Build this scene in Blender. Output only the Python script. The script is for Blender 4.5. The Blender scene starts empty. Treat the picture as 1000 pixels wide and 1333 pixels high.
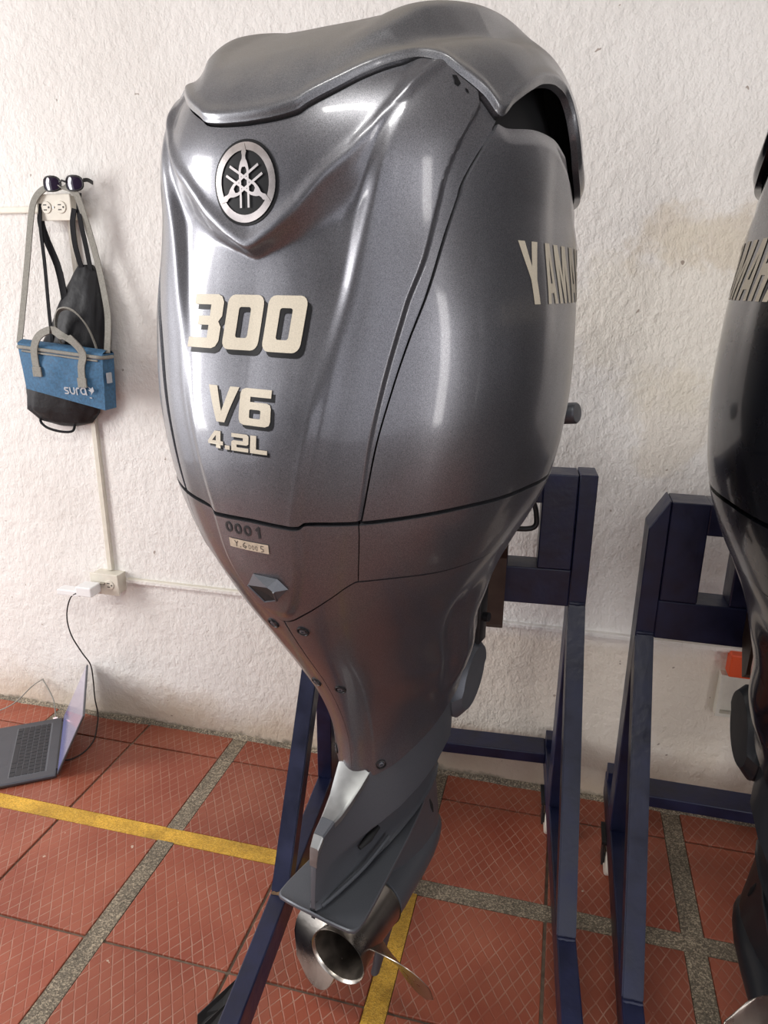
import bpy, bmesh, math, random
import numpy as np
from mathutils import Vector, Matrix
random.seed(7)
S = bpy.context.scene
COL = S.collection

# ---------------------------------------------------------------- camera
RM = np.array([[0.96949898, 0.08263081, -0.23074634],
               [0.24492381, -0.29140935, 0.92471234],
               [0.00916809, -0.95302295, -0.30275932]])      # rows: world X,Y,Z in camera (x right, y down, z forward)
cam_d = bpy.data.cameras.new('camera'); cam = bpy.data.objects.new('camera', cam_d); COL.objects.link(cam)
cam_d.sensor_fit = 'HORIZONTAL'; cam_d.sensor_width = 36.0; cam_d.lens = 36.0 * 925.0 / 1000.0
cam_d.clip_start = 0.02; cam_d.clip_end = 60
rt, dn, fw = RM[:, 0], RM[:, 1], RM[:, 2]
mw = Matrix(((rt[0], -dn[0], -fw[0], 0), (rt[1], -dn[1], -fw[1], 0), (rt[2], -dn[2], -fw[2], 1.5), (0, 0, 0, 1)))
cam.matrix_world = mw
S.camera = cam

# ---------------------------------------------------------------- world, lights, exposure
W = bpy.data.worlds.new('daylight'); S.world = W; W.use_nodes = True
wn = W.node_tree; wn.nodes.clear()
wo = wn.nodes.new('ShaderNodeOutputWorld'); wb = wn.nodes.new('ShaderNodeBackground')
wn.links.new(wb.outputs[0], wo.inputs[0])
wb.inputs[0].default_value = (0.93, 0.93, 1.0, 1); wb.inputs[1].default_value = 0.95

def area(name, loc, target, sx, sy, power, col):
    l = bpy.data.lights.new(name, 'AREA'); l.shape = 'RECTANGLE'; l.size = sx; l.size_y = sy
    l.energy = power; l.color = col
    o = bpy.data.objects.new(name, l); COL.objects.link(o); o.location = loc
    o.rotation_euler = (Vector(target) - Vector(loc)).to_track_quat('-Z', 'Y').to_euler()
    return o
area('doorway_daylight', (-3.9, 0.15, 1.7), (-0.4, 1.0, 1.0), 1.0, 2.0, 70, (1.0, 0.975, 0.95))
area('window_daylight', (3.3, -2.0, 1.55), (0.3, 1.2, 1.3), 0.5, 2.6, 34, (1.0, 0.97, 0.95))
area('ceiling_tube_light', (-0.22, -0.1, 2.93), (-0.22, -0.05, 0), 1.2, 0.16, 20, (1.0, 0.98, 0.92))
S.view_settings.view_transform = 'Standard'; S.view_settings.look = 'None'
S.view_settings.gamma = 1.0; S.view_settings.use_curve_mapping = False
S.view_settings.exposure = 0.60

# ---------------------------------------------------------------- helpers
def tag(o, label=None, cat=None, group=None, kind=None):
    if label: o['label'] = label
    if cat: o['category'] = cat
    if group: o['group'] = group
    if kind: o['kind'] = kind
    return o
def empty(name, loc=(0, 0, 0), rz=0.0, label=None, cat=None, group=None):
    o = bpy.data.objects.new(name, None); COL.objects.link(o); o.empty_display_size = 0.05
    o.location = loc; o.rotation_euler = (0, 0, rz)
    return tag(o, label, cat, group)
def mesh_obj(name, verts, faces, m, parent=None, smooth=False, auto=None):
    me = bpy.data.meshes.new(name)
    me.from_pydata([tuple(map(float, v)) for v in verts], [], [tuple(int(i) for i in f) for f in faces])
    me.validate(); me.update()
    me.materials.append(m)
    o = bpy.data.objects.new(name, me); COL.objects.link(o)
    if smooth or auto:
        me.shade_smooth()
        if auto: me.set_sharp_from_angle(angle=math.radians(auto))
    if parent: o.parent = parent
    return o
def bm_obj(name, bm, m, parent=None, smooth=False, auto=None):
    bmesh.ops.recalc_face_normals(bm, faces=bm.faces)
    me = bpy.data.meshes.new(name); bm.to_mesh(me); bm.free(); me.materials.append(m)
    o = bpy.data.objects.new(name, me); COL.objects.link(o)
    if smooth or auto:
        me.shade_smooth()
        if auto: me.set_sharp_from_angle(angle=math.radians(auto))
    if parent: o.parent = parent
    return o
def add_box(bm, lo, hi, bev=0.0, M=None):
    r = bmesh.ops.create_cube(bm, size=1.0)
    vs = r['verts']
    for v in vs:
        v.co = Vector([lo[k] + (v.co[k] + .5) * (hi[k] - lo[k]) for k in range(3)])
    if bev > 0:
        es = list({e for v in vs for e in v.link_edges})
        g = bmesh.ops.bevel(bm, geom=es, offset=bev, segments=2, affect='EDGES', profile=.5)
        vs = list({v for f in g['faces'] for v in f.verts} | {v for v in vs if v.is_valid})
        # gather island
        seen = set(vs); st = list(vs)
        while st:
            v = st.pop()
            for e in v.link_edges:
                w = e.other_vert(v)
                if w not in seen: seen.add(w); st.append(w)
        vs = list(seen)
    if M is not None: bmesh.ops.transform(bm, matrix=M, verts=vs)
    return vs
def box(name, lo, hi, m, parent=None, bev=0.0, M=None):
    bm = bmesh.new(); add_box(bm, lo, hi, bev, M); return bm_obj(name, bm, m, parent)
def beam(name, p, q, wx, wd, m, parent=None, up=(0, 0, 1), bev=0.003):
    """rectangular tube from p to q; wx across (horizontal), wd in the other direction"""
    p, q = Vector(p), Vector(q); z = (q - p); L = z.length; z.normalize()
    x = z.cross(Vector(up)); x.normalize() if x.length > 1e-4 else None
    if x.length < 1e-4: x = Vector((1, 0, 0))
    y = z.cross(x); y.normalize()
    M = Matrix(((x[0], y[0], z[0], p[0]), (x[1], y[1], z[1], p[1]), (x[2], y[2], z[2], p[2]), (0, 0, 0, 1)))
    return box(name, (-wx / 2, -wd / 2, 0), (wx / 2, wd / 2, L), m, parent, bev, M)
def add_tube(bm, pts, r, seg=10, closed=False, flat=None):
    """swept tube; r scalar or list; flat=(w,t) gives a ribbon cross-section"""
    pts = [Vector(p) for p in pts]; n = len(pts); rings = []
    nrm = None
    for i, p in enumerate(pts):
        a = pts[(i - 1) % n] if (closed or i > 0) else pts[i]; b = pts[(i + 1) % n] if (closed or i < n - 1) else pts[i]
        t = (b - a).normalized()
        if nrm is None:
            nrm = t.cross(Vector((0, 0, 1)))
            if nrm.length < 1e-3: nrm = Vector((1, 0, 0))
            nrm.normalize()
        nrm = (nrm - t * nrm.dot(t)).normalized(); bn = t.cross(nrm)
        rr = r[i] if isinstance(r, (list, tuple)) else r
        ring = []
        for k in range(seg):
            an = 2 * math.pi * k / seg
            ca, sa = math.cos(an), math.sin(an)
            if flat: ring.append(bm.verts.new(p + flat[2][i] * ca * flat[0] / 2 + flat[3][i] * sa * flat[1] / 2))
            else: ring.append(bm.verts.new(p + nrm * ca * rr + bn * sa * rr))
        rings.append(ring)
    m = n if closed else n - 1
    for i in range(m):
        A, B = rings[i], rings[(i + 1) % n]
        for k in range(seg): bm.faces.new((A[k], A[(k + 1) % seg], B[(k + 1) % seg], B[k]))
    if not closed: bm.faces.new(rings[0][::-1]); bm.faces.new(rings[-1])
def tube(name, pts, r, m, parent=None, seg=10, closed=False):
    bm = bmesh.new(); add_tube(bm, pts, r, seg, closed); return bm_obj(name, bm, m, parent, auto=50)
def spline(pts, n=8):
    P = [Vector(p) for p in pts]; out = []
    for i in range(len(P) - 1):
        a = P[max(i - 1, 0)]; b = P[i]; c = P[i + 1]; d = P[min(i + 2, len(P) - 1)]
        for k in range(n):
            t = k / n
            out.append(.5 * ((2 * b) + (c - a) * t + (2 * a - 5 * b + 4 * c - d) * t * t + (3 * b - a - 3 * c + d) * t ** 3))
    out.append(P[-1]); return out
def ribbon(name, pts, w, t, m, parent=None, wide=(1, 0, 0)):
    """flat strap along pts; wide = direction of its width"""
    P = spline(pts, 6); bm = bmesh.new(); wv = Vector(wide).normalized(); prev = None
    for i, p in enumerate(P):
        tg = (P[min(i + 1, len(P) - 1)] - P[max(i - 1, 0)]).normalized()
        x = (wv - tg * wv.dot(tg)).normalized(); y = tg.cross(x)
        R = [bm.verts.new(p + x * sx * w / 2 + y * sy * t / 2) for sx, sy in ((-1, -1), (1, -1), (1, 1), (-1, 1))]
        if prev:
            for k in range(4): bm.faces.new((prev[k], prev[(k + 1) % 4], R[(k + 1) % 4], R[k]))
        else: bm.faces.new(R[::-1])
        prev = R
    bm.faces.new(prev)
    return bm_obj(name, bm, m, parent, auto=40)
def add_lathe(bm, prof, seg=40, axis='y', close=False):
    """prof list of (r, a) along axis"""
    rings = []
    for r, a in prof:
        ring = []
        for k in range(seg):
            an = 2 * math.pi * k / seg; c, s = math.cos(an) * r, math.sin(an) * r
            co = (c, a, s) if axis == 'y' else ((c, s, a) if axis == 'z' else (a, c, s))
            ring.append(bm.verts.new(co))
        rings.append(ring)
    for A, B in zip(rings, rings[1:]):
        for k in range(seg): bm.faces.new((A[k], A[(k + 1) % seg], B[(k + 1) % seg], B[k]))
    if close: bm.faces.new(rings[0]); bm.faces.new(rings[-1][::-1])
    return [v for r in rings for v in r]

# ---------------------------------------------------------------- materials
def mat(name):
    m = bpy.data.materials.new(name); m.use_nodes = True
    nt = m.node_tree; b = nt.nodes['Principled BSDF']
    return m, nt, b
def N(nt, t, **kw):
    n = nt.nodes.new(t)
    for k, v in kw.items():
        if hasattr(n, k): setattr(n, k, v)
        else: n.inputs[k].default_value = v
    return n
def simple(name, col, rough=.5, metal=0.0, spec=.5, noise=0.0, nscale=20, bump=0.0, bscale=200, coat=0.0):
    m, nt, b = mat(name)
    b.inputs['Base Color'].default_value = (*col, 1); b.inputs['Roughness'].default_value = rough
    b.inputs['Metallic'].default_value = metal; b.inputs['Specular IOR Level'].default_value = spec
    b.inputs['Coat Weight'].default_value = coat; b.inputs['Coat Roughness'].default_value = .06
    tc = N(nt, 'ShaderNodeTexCoord')
    if noise:
        n = N(nt, 'ShaderNodeTexNoise'); n.inputs['Scale'].default_value = nscale; n.inputs['Detail'].default_value = 6
        nt.links.new(tc.outputs['Object'], n.inputs['Vector'])
        r = N(nt, 'ShaderNodeMapRange'); r.inputs['From Min'].default_value = .3; r.inputs['From Max'].default_value = .7
        r.inputs['To Min'].default_value = 1 - noise; r.inputs['To Max'].default_value = 1 + noise
        nt.links.new(n.outputs[0], r.inputs[0])
        mx = N(nt, 'ShaderNodeVectorMath', operation='SCALE'); mx.inputs[0].default_value = col
        nt.links.new(r.outputs[0], mx.inputs['Scale']); nt.links.new(mx.outputs[0], b.inputs['Base Color'])
        r2 = N(nt, 'ShaderNodeMapRange'); r2.inputs['From Min'].default_value = .3; r2.inputs['From Max'].default_value = .7
        r2.inputs['To Min'].default_value = max(0.03, rough - noise * .25); r2.inputs['To Max'].default_value = min(1, rough + noise * .25)
        nt.links.new(n.outputs[0], r2.inputs[0]); nt.links.new(r2.outputs[0], b.inputs['Roughness'])
    if bump:
        n = N(nt, 'ShaderNodeTexNoise'); n.inputs['Scale'].default_value = bscale; n.inputs['Detail'].default_value = 4
        nt.links.new(tc.outputs['Object'], n.inputs['Vector'])
        bp = N(nt, 'ShaderNodeBump'); bp.inputs['Strength'].default_value = bump; bp.inputs['Distance'].default_value = .002
        nt.links.new(n.outputs[0], bp.inputs['Height']); nt.links.new(bp.outputs[0], b.inputs['Normal'])
    return m
def paint(name, col, metal=.75, rough=.3, flake=.35, coat=.7):
    m, nt, b = mat(name)
    tc = N(nt, 'ShaderNodeTexCoord')
    v = N(nt, 'ShaderNodeTexNoise'); v.inputs['Scale'].default_value = 900; v.inputs['Detail'].default_value = 2
    nt.links.new(tc.outputs['Object'], v.inputs['Vector'])
    dirt = N(nt, 'ShaderNodeTexNoise'); dirt.inputs['Scale'].default_value = 7; dirt.inputs['Detail'].default_value = 7; dirt.inputs['Roughness'].default_value = .65
    nt.links.new(tc.outputs['Object'], dirt.inputs['Vector'])
    r = N(nt, 'ShaderNodeMapRange'); r.inputs['From Min'].default_value = .3; r.inputs['From Max'].default_value = .7
    r.inputs['To Min'].default_value = 1 - flake; r.inputs['To Max'].default_value = 1 + flake
    nt.links.new(v.outputs[0], r.inputs[0])
    mx = N(nt, 'ShaderNodeVectorMath', operation='SCALE'); mx.inputs[0].default_value = col
    nt.links.new(r.outputs[0], mx.inputs['Scale']); nt.links.new(mx.outputs[0], b.inputs['Base Color'])
    b.inputs['Metallic'].default_value = metal
    r2 = N(nt, 'ShaderNodeMapRange'); r2.inputs['From Min'].default_value = .35; r2.inputs['From Max'].default_value = .7
    r2.inputs['To Min'].default_value = rough; r2.inputs['To Max'].default_value = rough + .1
    nt.links.new(dirt.outputs[0], r2.inputs[0]); nt.links.new(r2.outputs[0], b.inputs['Roughness'])
    b.inputs['Coat Weight'].default_value = coat; b.inputs['Coat Roughness'].default_value = .09
    return m
M = {}
M['paint'] = paint('grey_metallic_paint', (0.148, 0.149, 0.164), metal=.75, rough=.32, coat=.5)
M['paint_dark'] = paint('black_metallic_paint', (0.012, 0.014, 0.02), rough=.22, flake=.2)
M['cap'] = paint('weathered_grey_paint', (0.145, 0.147, 0.158), rough=.38)
def dusty(m):
    nt = m.node_tree; b = nt.nodes['Principled BSDF']; L = nt.links.new
    g = N(nt, 'ShaderNodeNewGeometry'); sp = N(nt, 'ShaderNodeSeparateXYZ'); L(g.outputs['Normal'], sp.inputs[0]); tc = N(nt, 'ShaderNodeTexCoord')
    n = N(nt, 'ShaderNodeTexNoise'); n.inputs['Scale'].default_value = 9; n.inputs['Detail'].default_value = 8; n.inputs['Roughness'].default_value = .7; L(tc.outputs['Object'], n.inputs['Vector'])
    ad = N(nt, 'ShaderNodeMath', operation='MULTIPLY_ADD'); L(n.outputs[0], ad.inputs[0]); ad.inputs[1].default_value = .5; L(sp.outputs[2], ad.inputs[2])
    r = N(nt, 'ShaderNodeMapRange'); r.interpolation_type = 'SMOOTHSTEP'; L(ad.outputs[0], r.inputs[0])
    for k, x in zip(('From Min', 'From Max', 'To Min', 'To Max'), (.72, 1.15, 0, .62)): r.inputs[k].default_value = x
    old = b.inputs['Base Color'].links[0].from_socket; mx = N(nt, 'ShaderNodeMix'); mx.data_type = 'RGBA'; L(r.outputs[0], mx.inputs['Factor']); L(old, mx.inputs[6]); mx.inputs[7].default_value = (.155, .135, .11, 1); L(mx.outputs[2], b.inputs['Base Color'])
    for nm, k, o in (('Metallic', -.9, .75), ('Coat Weight', -1.0, .7)):
        q = N(nt, 'ShaderNodeMath', operation='MULTIPLY_ADD'); q.use_clamp = True; L(r.outputs[0], q.inputs[0]); q.inputs[1].default_value = k; q.inputs[2].default_value = o; L(q.outputs[0], b.inputs[nm])
    ro = b.inputs['Roughness'].links[0].from_socket; q = N(nt, 'ShaderNodeMath', operation='MULTIPLY_ADD'); L(r.outputs[0], q.inputs[0]); q.inputs[1].default_value = .45; L(ro, q.inputs[2]); L(q.outputs[0], b.inputs['Roughness'])
dusty(M['cap'])
M['case'] = paint('satin_grey_case', (0.105, 0.112, 0.128), metal=.45, rough=.42, flake=.12, coat=.1)
M['case_dark'] = paint('satin_black_case', (0.012, 0.014, 0.018), metal=.2, rough=.4, flake=.1, coat=.2)
M['spine'] = simple('worn_silver_paint', (0.27, 0.275, 0.275), .42, .8, noise=.15, nscale=30)
M['steel'] = simple('brushed_stainless', (0.40, 0.37, 0.33), .30, 1.0, noise=.22, nscale=14, bump=.15, bscale=120)
M['soot'] = simple('sooty_steel', (0.075, 0.062, 0.05), .5, .7, noise=.35, nscale=40)
M['black'] = simple('black_plastic', (0.012, 0.012, 0.013), .5, noise=.2)
M['liner'] = simple('opening_shade_black', (0.006, 0.006, 0.007), .75)  # black standing for the shade inside joints and openings
M['gold'] = simple('champagne_decal', (0.50, 0.45, 0.36), .5, .1, noise=.12, nscale=700)
M['shadow'] = simple('black_decal', (0.006, 0.006, 0.007), .4, spec=.2)
M['chrome'] = simple('chrome_foil', (0.62, 0.57, 0.54), .2, .9, noise=.1, nscale=60)
M['ink'] = simple('marker_ink', (0.01, 0.01, 0.012), .6)
M['tape'] = simple('masking_tape', (0.45, 0.37, 0.28), .8, noise=.15, nscale=120)
M['navy'] = simple('navy_enamel', (0.008, 0.011, 0.040), .38, 0, .5, noise=.35, nscale=18, bump=.35, bscale=60)
M['weld'] = simple('rusty_weld', (0.18, 0.11, 0.06), .8, .3, noise=.4, nscale=90, bump=.6, bscale=300)
M['rubber'] = simple('black_rubber', (0.015, 0.015, 0.016), .75, noise=.3, nscale=60)
M['brown'] = simple('brown_bracket', (0.05, 0.03, 0.022), .5, .3, noise=.3, nscale=25)
M['offwhite'] = simple('offwhite_plastic', (0.68, 0.64, 0.55), .4, noise=.06, nscale=40)
M['white'] = simple('white_plastic', (0.80, 0.80, 0.80), .35)
M['slot'] = simple('socket_slot', (0.03, 0.025, 0.02), .6)
M['laptop'] = simple('space_grey_aluminium', (0.10, 0.105, 0.12), .38, .7, noise=.05, nscale=30)
M['key'] = simple('black_keys', (0.018, 0.019, 0.024), .5)
M['keywell'] = simple('keyboard_well', (0.13, 0.135, 0.15), .6)
M['orange'] = simple('orange_plastic', (0.75, 0.09, 0.02), .5)
M['strapgrey'] = simple('grey_webbing', (0.27, 0.26, 0.23), .85, noise=.15, nscale=200, bump=.5, bscale=500)
M['strapblack'] = simple('black_webbing', (0.010, 0.010, 0.012), .8, spec=.25, noise=.2, nscale=200, bump=.5, bscale=500)
M['bagblack'] = simple('black_nylon', (0.009, 0.009, 0.011), .55, spec=.3, noise=.3, nscale=40, bump=.6, bscale=70)
M['bagblue'] = simple('blue_canvas', (0.045, 0.135, 0.25), .72, noise=.28, nscale=130, bump=.5, bscale=350)
M['print'] = simple('grey_print', (0.45, 0.47, 0.50), .7)
M['lens'] = simple('sunglass_lens', (0.02, 0.012, 0.03), .08, 0, .8)

def screen_mat():
    m, nt, b = mat('laptop_screen')
    tc = N(nt, 'ShaderNodeTexCoord'); sp = N(nt, 'ShaderNodeSeparateXYZ'); nt.links.new(tc.outputs['Object'], sp.inputs[0])
    w = N(nt, 'ShaderNodeTexNoise'); w.inputs['Scale'].default_value = 60; mp = N(nt, 'ShaderNodeMapping'); mp.inputs['Scale'].default_value = (.25, 1, 2.2)
    nt.links.new(tc.outputs['Object'], mp.inputs[0]); nt.links.new(mp.outputs[0], w.inputs['Vector'])
    cr = N(nt, 'ShaderNodeValToRGB'); e = cr.color_ramp.elements; e[0].position = .0; e[0].color = (.06, .07, .30, 1); e[1].position = 1; e[1].color = (.40, .35, .42, 1)
    k = e.new(.30); k.color = (.13, .13, .27, 1); k = e.new(.42); k.color = (.34, .29, .38, 1)
    ad = N(nt, 'ShaderNodeMath', operation='MULTIPLY_ADD'); nt.links.new(w.outputs[0], ad.inputs[0]); ad.inputs[1].default_value = .12; 
    sc_ = N(nt, 'ShaderNodeMath', operation='MULTIPLY'); nt.links.new(sp.outputs[2], sc_.inputs[0]); sc_.inputs[1].default_value = 4.2
    nt.links.new(sc_.outputs[0], ad.inputs[2]); nt.links.new(ad.outputs[0], cr.inputs[0])
    b.inputs['Base Color'].default_value = (.03, .03, .04, 1); b.inputs['Roughness'].default_value = .12
    nt.links.new(cr.outputs[0], b.inputs['Emission Color']); b.inputs['Emission Strength'].default_value = .55
    return m
M['screen'] = screen_mat()
m, nt, b = mat('charging_led'); b.inputs['Emission Color'].default_value = (1, .15, .25, 1); b.inputs['Emission Strength'].default_value = 2.5; M['led'] = m

def wall_mat():
    m, nt, b = mat('rough_plaster')
    L = nt.links.new
    g = N(nt, 'ShaderNodeNewGeometry'); sp = N(nt, 'ShaderNodeSeparateXYZ'); L(g.outputs['Position'], sp.inputs[0])
    def noise(scale, detail=5, rough=.55, stretch=None, off=0):
        n = N(nt, 'ShaderNodeTexNoise'); n.inputs['Scale'].default_value = scale; n.inputs['Detail'].default_value = detail; n.inputs['Roughness'].default_value = rough
        mp = N(nt, 'ShaderNodeMapping'); mp.inputs['Location'].default_value = (off, off, off)
        if stretch: mp.inputs['Scale'].default_value = stretch
        L(g.outputs['Position'], mp.inputs[0]); L(mp.outputs[0], n.inputs['Vector']); return n.outputs[0]
    def mr(v, a, b_, c, d):
        r = N(nt, 'ShaderNodeMapRange'); r.interpolation_type = 'SMOOTHSTEP'
        for k, x in zip(('From Min', 'From Max', 'To Min', 'To Max'), (a, b_, c, d)): r.inputs[k].default_value = x
        L(v, r.inputs[0]); return r.outputs[0]
    def mul(a, b_, op='MULTIPLY'):
        q = N(nt, 'ShaderNodeMath', operation=op)
        for i, x in enumerate((a, b_)):
            if isinstance(x, (int, float)): q.inputs[i].default_value = x
            else: L(x, q.inputs[i])
        return q.outputs[0]
    def mix(f, a, b_):
        q = N(nt, 'ShaderNodeMix'); q.data_type = 'RGBA'
        L(f, q.inputs['Factor'])
        for i, x in ((6, a), (7, b_)):
            if isinstance(x, tuple): q.inputs[i].default_value = (*x, 1)
            else: L(x, q.inputs[i])
        return q.outputs[2]
    def blob(cx, cz, rx, rz, seed):
        dx = mul(mul(sp.outputs[0], cx, 'SUBTRACT'), 1 / rx); dz = mul(mul(sp.outputs[2], cz, 'SUBTRACT'), 1 / rz)
        d = mul(mul(dx, dx), mul(dz, dz), 'ADD')
        n = mul(noise(9, 6, .65, None, seed), -.5, 'ADD')
        return mr(mul(d, mul(n, 3.4), 'ADD'), .35, 1.15, 1, 0)
    c = mix(mr(noise(1.6, 4), .35, .7, 0, 1), (.80, .775, .745), (.73, .70, .665))
    # yellowed water stains
    stain = mul(blob(.35, 1.61, .24, .10, 3.1), .46)
    c = mix(stain, c, (.55, .45, .31))
    stain = mul(blob(.28, 1.18, .13, .16, 7.7), .38)
    c = mix(stain, c, (.60, .52, .40))
    stain = mul(blob(.25, 1.42, .3, .22, 5.2), .3)
    c = mix(stain, c, (.72, .66, .52))
    stain = mul(blob(.42, .45, .16, .32, 9.2), .35)
    c = mix(stain, c, (.60, .50, .37))
    # older cream paint low down and to the right below the raceway
    low = mul(mr(sp.outputs[2], .50, .56, 1, 0), mr(sp.outputs[0], -1.1, -.35, 0, .6))
    c = mix(low, c, (.72, .62, .49))
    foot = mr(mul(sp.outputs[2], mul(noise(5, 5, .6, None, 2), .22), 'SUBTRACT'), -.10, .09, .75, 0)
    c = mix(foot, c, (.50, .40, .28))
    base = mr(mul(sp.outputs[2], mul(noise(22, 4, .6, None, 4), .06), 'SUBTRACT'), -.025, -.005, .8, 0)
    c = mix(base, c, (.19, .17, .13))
    specks = mr(noise(34, 2, .5, None, 11), .745, .77, 0, .75)
    c = mix(specks, c, (.25, .19, .15))
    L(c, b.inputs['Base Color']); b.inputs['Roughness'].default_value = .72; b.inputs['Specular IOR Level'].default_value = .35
    h1 = mr(noise(70, 4, .55, (1, 1, .7)), .36, .64, 0, 1)
    h2 = noise(210, 3, .6)
    h3 = mr(noise(14, 4, .6, (1, 1, 1.2), 5), .3, .7, 0, 1)
    h = mul(mul(mul(h1, .42), mul(h2, .45), 'ADD'), mul(h3, .8), 'ADD')
    bp = N(nt, 'ShaderNodeBump'); bp.inputs['Strength'].default_value = .5; bp.inputs['Distance'].default_value = .005
    L(h, bp.inputs['Height']); L(bp.outputs[0], b.inputs['Normal'])
    return m
M['wall'] = wall_mat()

def tile_mat():
    m, nt, b = mat('red_grooved_tile'); L = nt.links.new
    g = N(nt, 'ShaderNodeNewGeometry'); oi = N(nt, 'ShaderNodeObjectInfo'); sp = N(nt, 'ShaderNodeSeparateXYZ'); L(g.outputs['Position'], sp.inputs[0])
    def math_(op, a, b_=None):
        q = N(nt, 'ShaderNodeMath', operation=op)
        for i, x in enumerate((a, b_)):
            if x is None: continue
            if isinstance(x, (int, float)): q.inputs[i].default_value = x
            else: L(x, q.inputs[i])
        return q.outputs[0]
    X = math_('MULTIPLY', sp.outputs[0], 1 / .030); Y = math_('MULTIPLY', sp.outputs[1], 1 / .047)
    wob = N(nt, 'ShaderNodeTexNoise'); wob.inputs['Scale'].default_value = 14; L(g.outputs['Position'], wob.inputs['Vector'])
    wv = math_('MULTIPLY', math_('SUBTRACT', wob.outputs[0], .5), .25)
    def line(s):
        u = math_('ADD', math_('ADD' if s > 0 else 'SUBTRACT', X, Y), wv)
        f = math_('ABSOLUTE', math_('SUBTRACT', math_('FRACT', u), .5))
        r = N(nt, 'ShaderNodeMapRange'); r.interpolation_type = 'SMOOTHSTEP'
        for k, x in zip(('From Min', 'From Max', 'To Min', 'To Max'), (.03, .075, 1, 0)): r.inputs[k].default_value = x
        L(f, r.inputs[0]); return r.outputs[0]
    ln = math_('MAXIMUM', line(1), line(-1))
    wear = N(nt, 'ShaderNodeTexNoise'); wear.inputs['Scale'].default_value = 5; wear.inputs['Detail'].default_value = 6; L(g.outputs['Position'], wear.inputs['Vector'])
    cr = N(nt, 'ShaderNodeValToRGB'); e = cr.color_ramp.elements
    e[0].position = .3; e[0].color = (.245, .056, .030, 1); e[1].position = .72; e[1].color = (.33, .098, .056, 1)
    L(wear.outputs[0], cr.inputs[0])
    hv = N(nt, 'ShaderNodeHueSaturation'); L(cr.outputs[0], hv.inputs['Color'])
    rr = N(nt, 'ShaderNodeMapRange'); L(oi.outputs['Random'], rr.inputs[0]); rr.inputs['To Min'].default_value = .86; rr.inputs['To Max'].default_value = 1.14
    L(rr.outputs[0], hv.inputs['Value'])
    pale = N(nt, 'ShaderNodeTexNoise'); pale.inputs['Scale'].default_value = 17; pale.inputs['Detail'].default_value = 3; L(g.outputs['Position'], pale.inputs['Vector'])
    pr = N(nt, 'ShaderNodeMapRange'); L(pale.outputs[0], pr.inputs[0])
    for k, x in zip(('From Min', 'From Max', 'To Min', 'To Max'), (.35, .65, .06, .42)): pr.inputs[k].default_value = x
    mx = N(nt, 'ShaderNodeMix'); mx.data_type = 'RGBA'; L(math_('MULTIPLY', ln, pr.outputs[0]), mx.inputs['Factor']); L(hv.outputs[0], mx.inputs[6]); mx.inputs[7].default_value = (.52, .36, .27, 1)
    # plaster droppings
    sk = N(nt, 'ShaderNodeTexNoise'); sk.inputs['Scale'].default_value = 42; sk.inputs['Detail'].default_value = 2; L(g.outputs['Position'], sk.inputs['Vector'])
    sr = N(nt, 'ShaderNodeMapRange'); L(sk.outputs[0], sr.inputs[0])
    for k, x in zip(('From Min', 'From Max', 'To Min', 'To Max'), (.755, .77, 0, .7)): sr.inputs[k].default_value = x
    m2 = N(nt, 'ShaderNodeMix'); m2.data_type = 'RGBA'; L(sr.outputs[0], m2.inputs['Factor']); L(mx.outputs[2], m2.inputs[6]); m2.inputs[7].default_value = (.6, .52, .42, 1)
    L(m2.outputs[2], b.inputs['Base Color'])
    b.inputs['Roughness'].default_value = .42; b.inputs['Specular IOR Level'].default_value = .45
    bp = N(nt, 'ShaderNodeBump'); bp.inputs['Strength'].default_value = .6; bp.inputs['Distance'].default_value = .0015; bp.invert = True
    L(ln, bp.inputs['Height']); L(bp.outputs[0], b.inputs['Normal'])
    return m
M['tile'] = tile_mat()
def terrazzo(name, ca, cb, cc, amt=.5):
    m, nt, b = mat(name); L = nt.links.new
    g = N(nt, 'ShaderNodeNewGeometry')
    v = N(nt, 'ShaderNodeTexVoronoi'); v.inputs['Scale'].default_value = 330; L(g.outputs['Position'], v.inputs['Vector'])
    hs = N(nt, 'ShaderNodeSeparateColor'); L(v.outputs['Color'], hs.inputs[0])
    cr = N(nt, 'ShaderNodeValToRGB'); e = cr.color_ramp.elements; e[0].position = 0; e[0].color = (*ca, 1); e[1].position = 1; e[1].color = (*cc, 1)
    n = cr.color_ramp.elements.new(.55); n.color = (*cb, 1); L(hs.outputs[0], cr.inputs[0])
    w = N(nt, 'ShaderNodeTexNoise'); w.inputs['Scale'].default_value = 9; w.inputs['Detail'].default_value = 6; L(g.outputs['Position'], w.inputs['Vector'])
    r = N(nt, 'ShaderNodeMapRange'); L(w.outputs[0], r.inputs[0])
    for k, x in zip(('From Min', 'From Max', 'To Min', 'To Max'), (.3, .7, 1 - amt, 1 + amt * .4)): r.inputs[k].default_value = x
    mx = N(nt, 'ShaderNodeVectorMath', operation='SCALE'); L(cr.outputs[0], mx.inputs[0]); L(r.outputs[0], mx.inputs['Scale'])
    L(mx.outputs[0], b.inputs['Base Color']); b.inputs['Roughness'].default_value = .7
    bp = N(nt, 'ShaderNodeBump'); bp.inputs['Strength'].default_value = .6; bp.inputs['Distance'].default_value = .002; L(v.outputs['Distance'], bp.inputs['Height']); L(bp.outputs[0], b.inputs['Normal'])
    return m
M['terrazzo'] = terrazzo('grey_pebble_terrazzo', (.10, .08, .055), (.20, .165, .12), (.46, .38, .27), .35)
M['yellow'] = terrazzo('worn_yellow_paint', (.46, .25, .03), (.70, .40, .04), (.75, .46, .08), .42)
M['grout'] = simple('dark_grout', (.15, .11, .08), .9, noise=.4, nscale=30, bump=.6, bscale=120)
M['garage'] = simple('dull_grey_plaster', (.10, .10, .105), .9, noise=.2, nscale=3)
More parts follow.
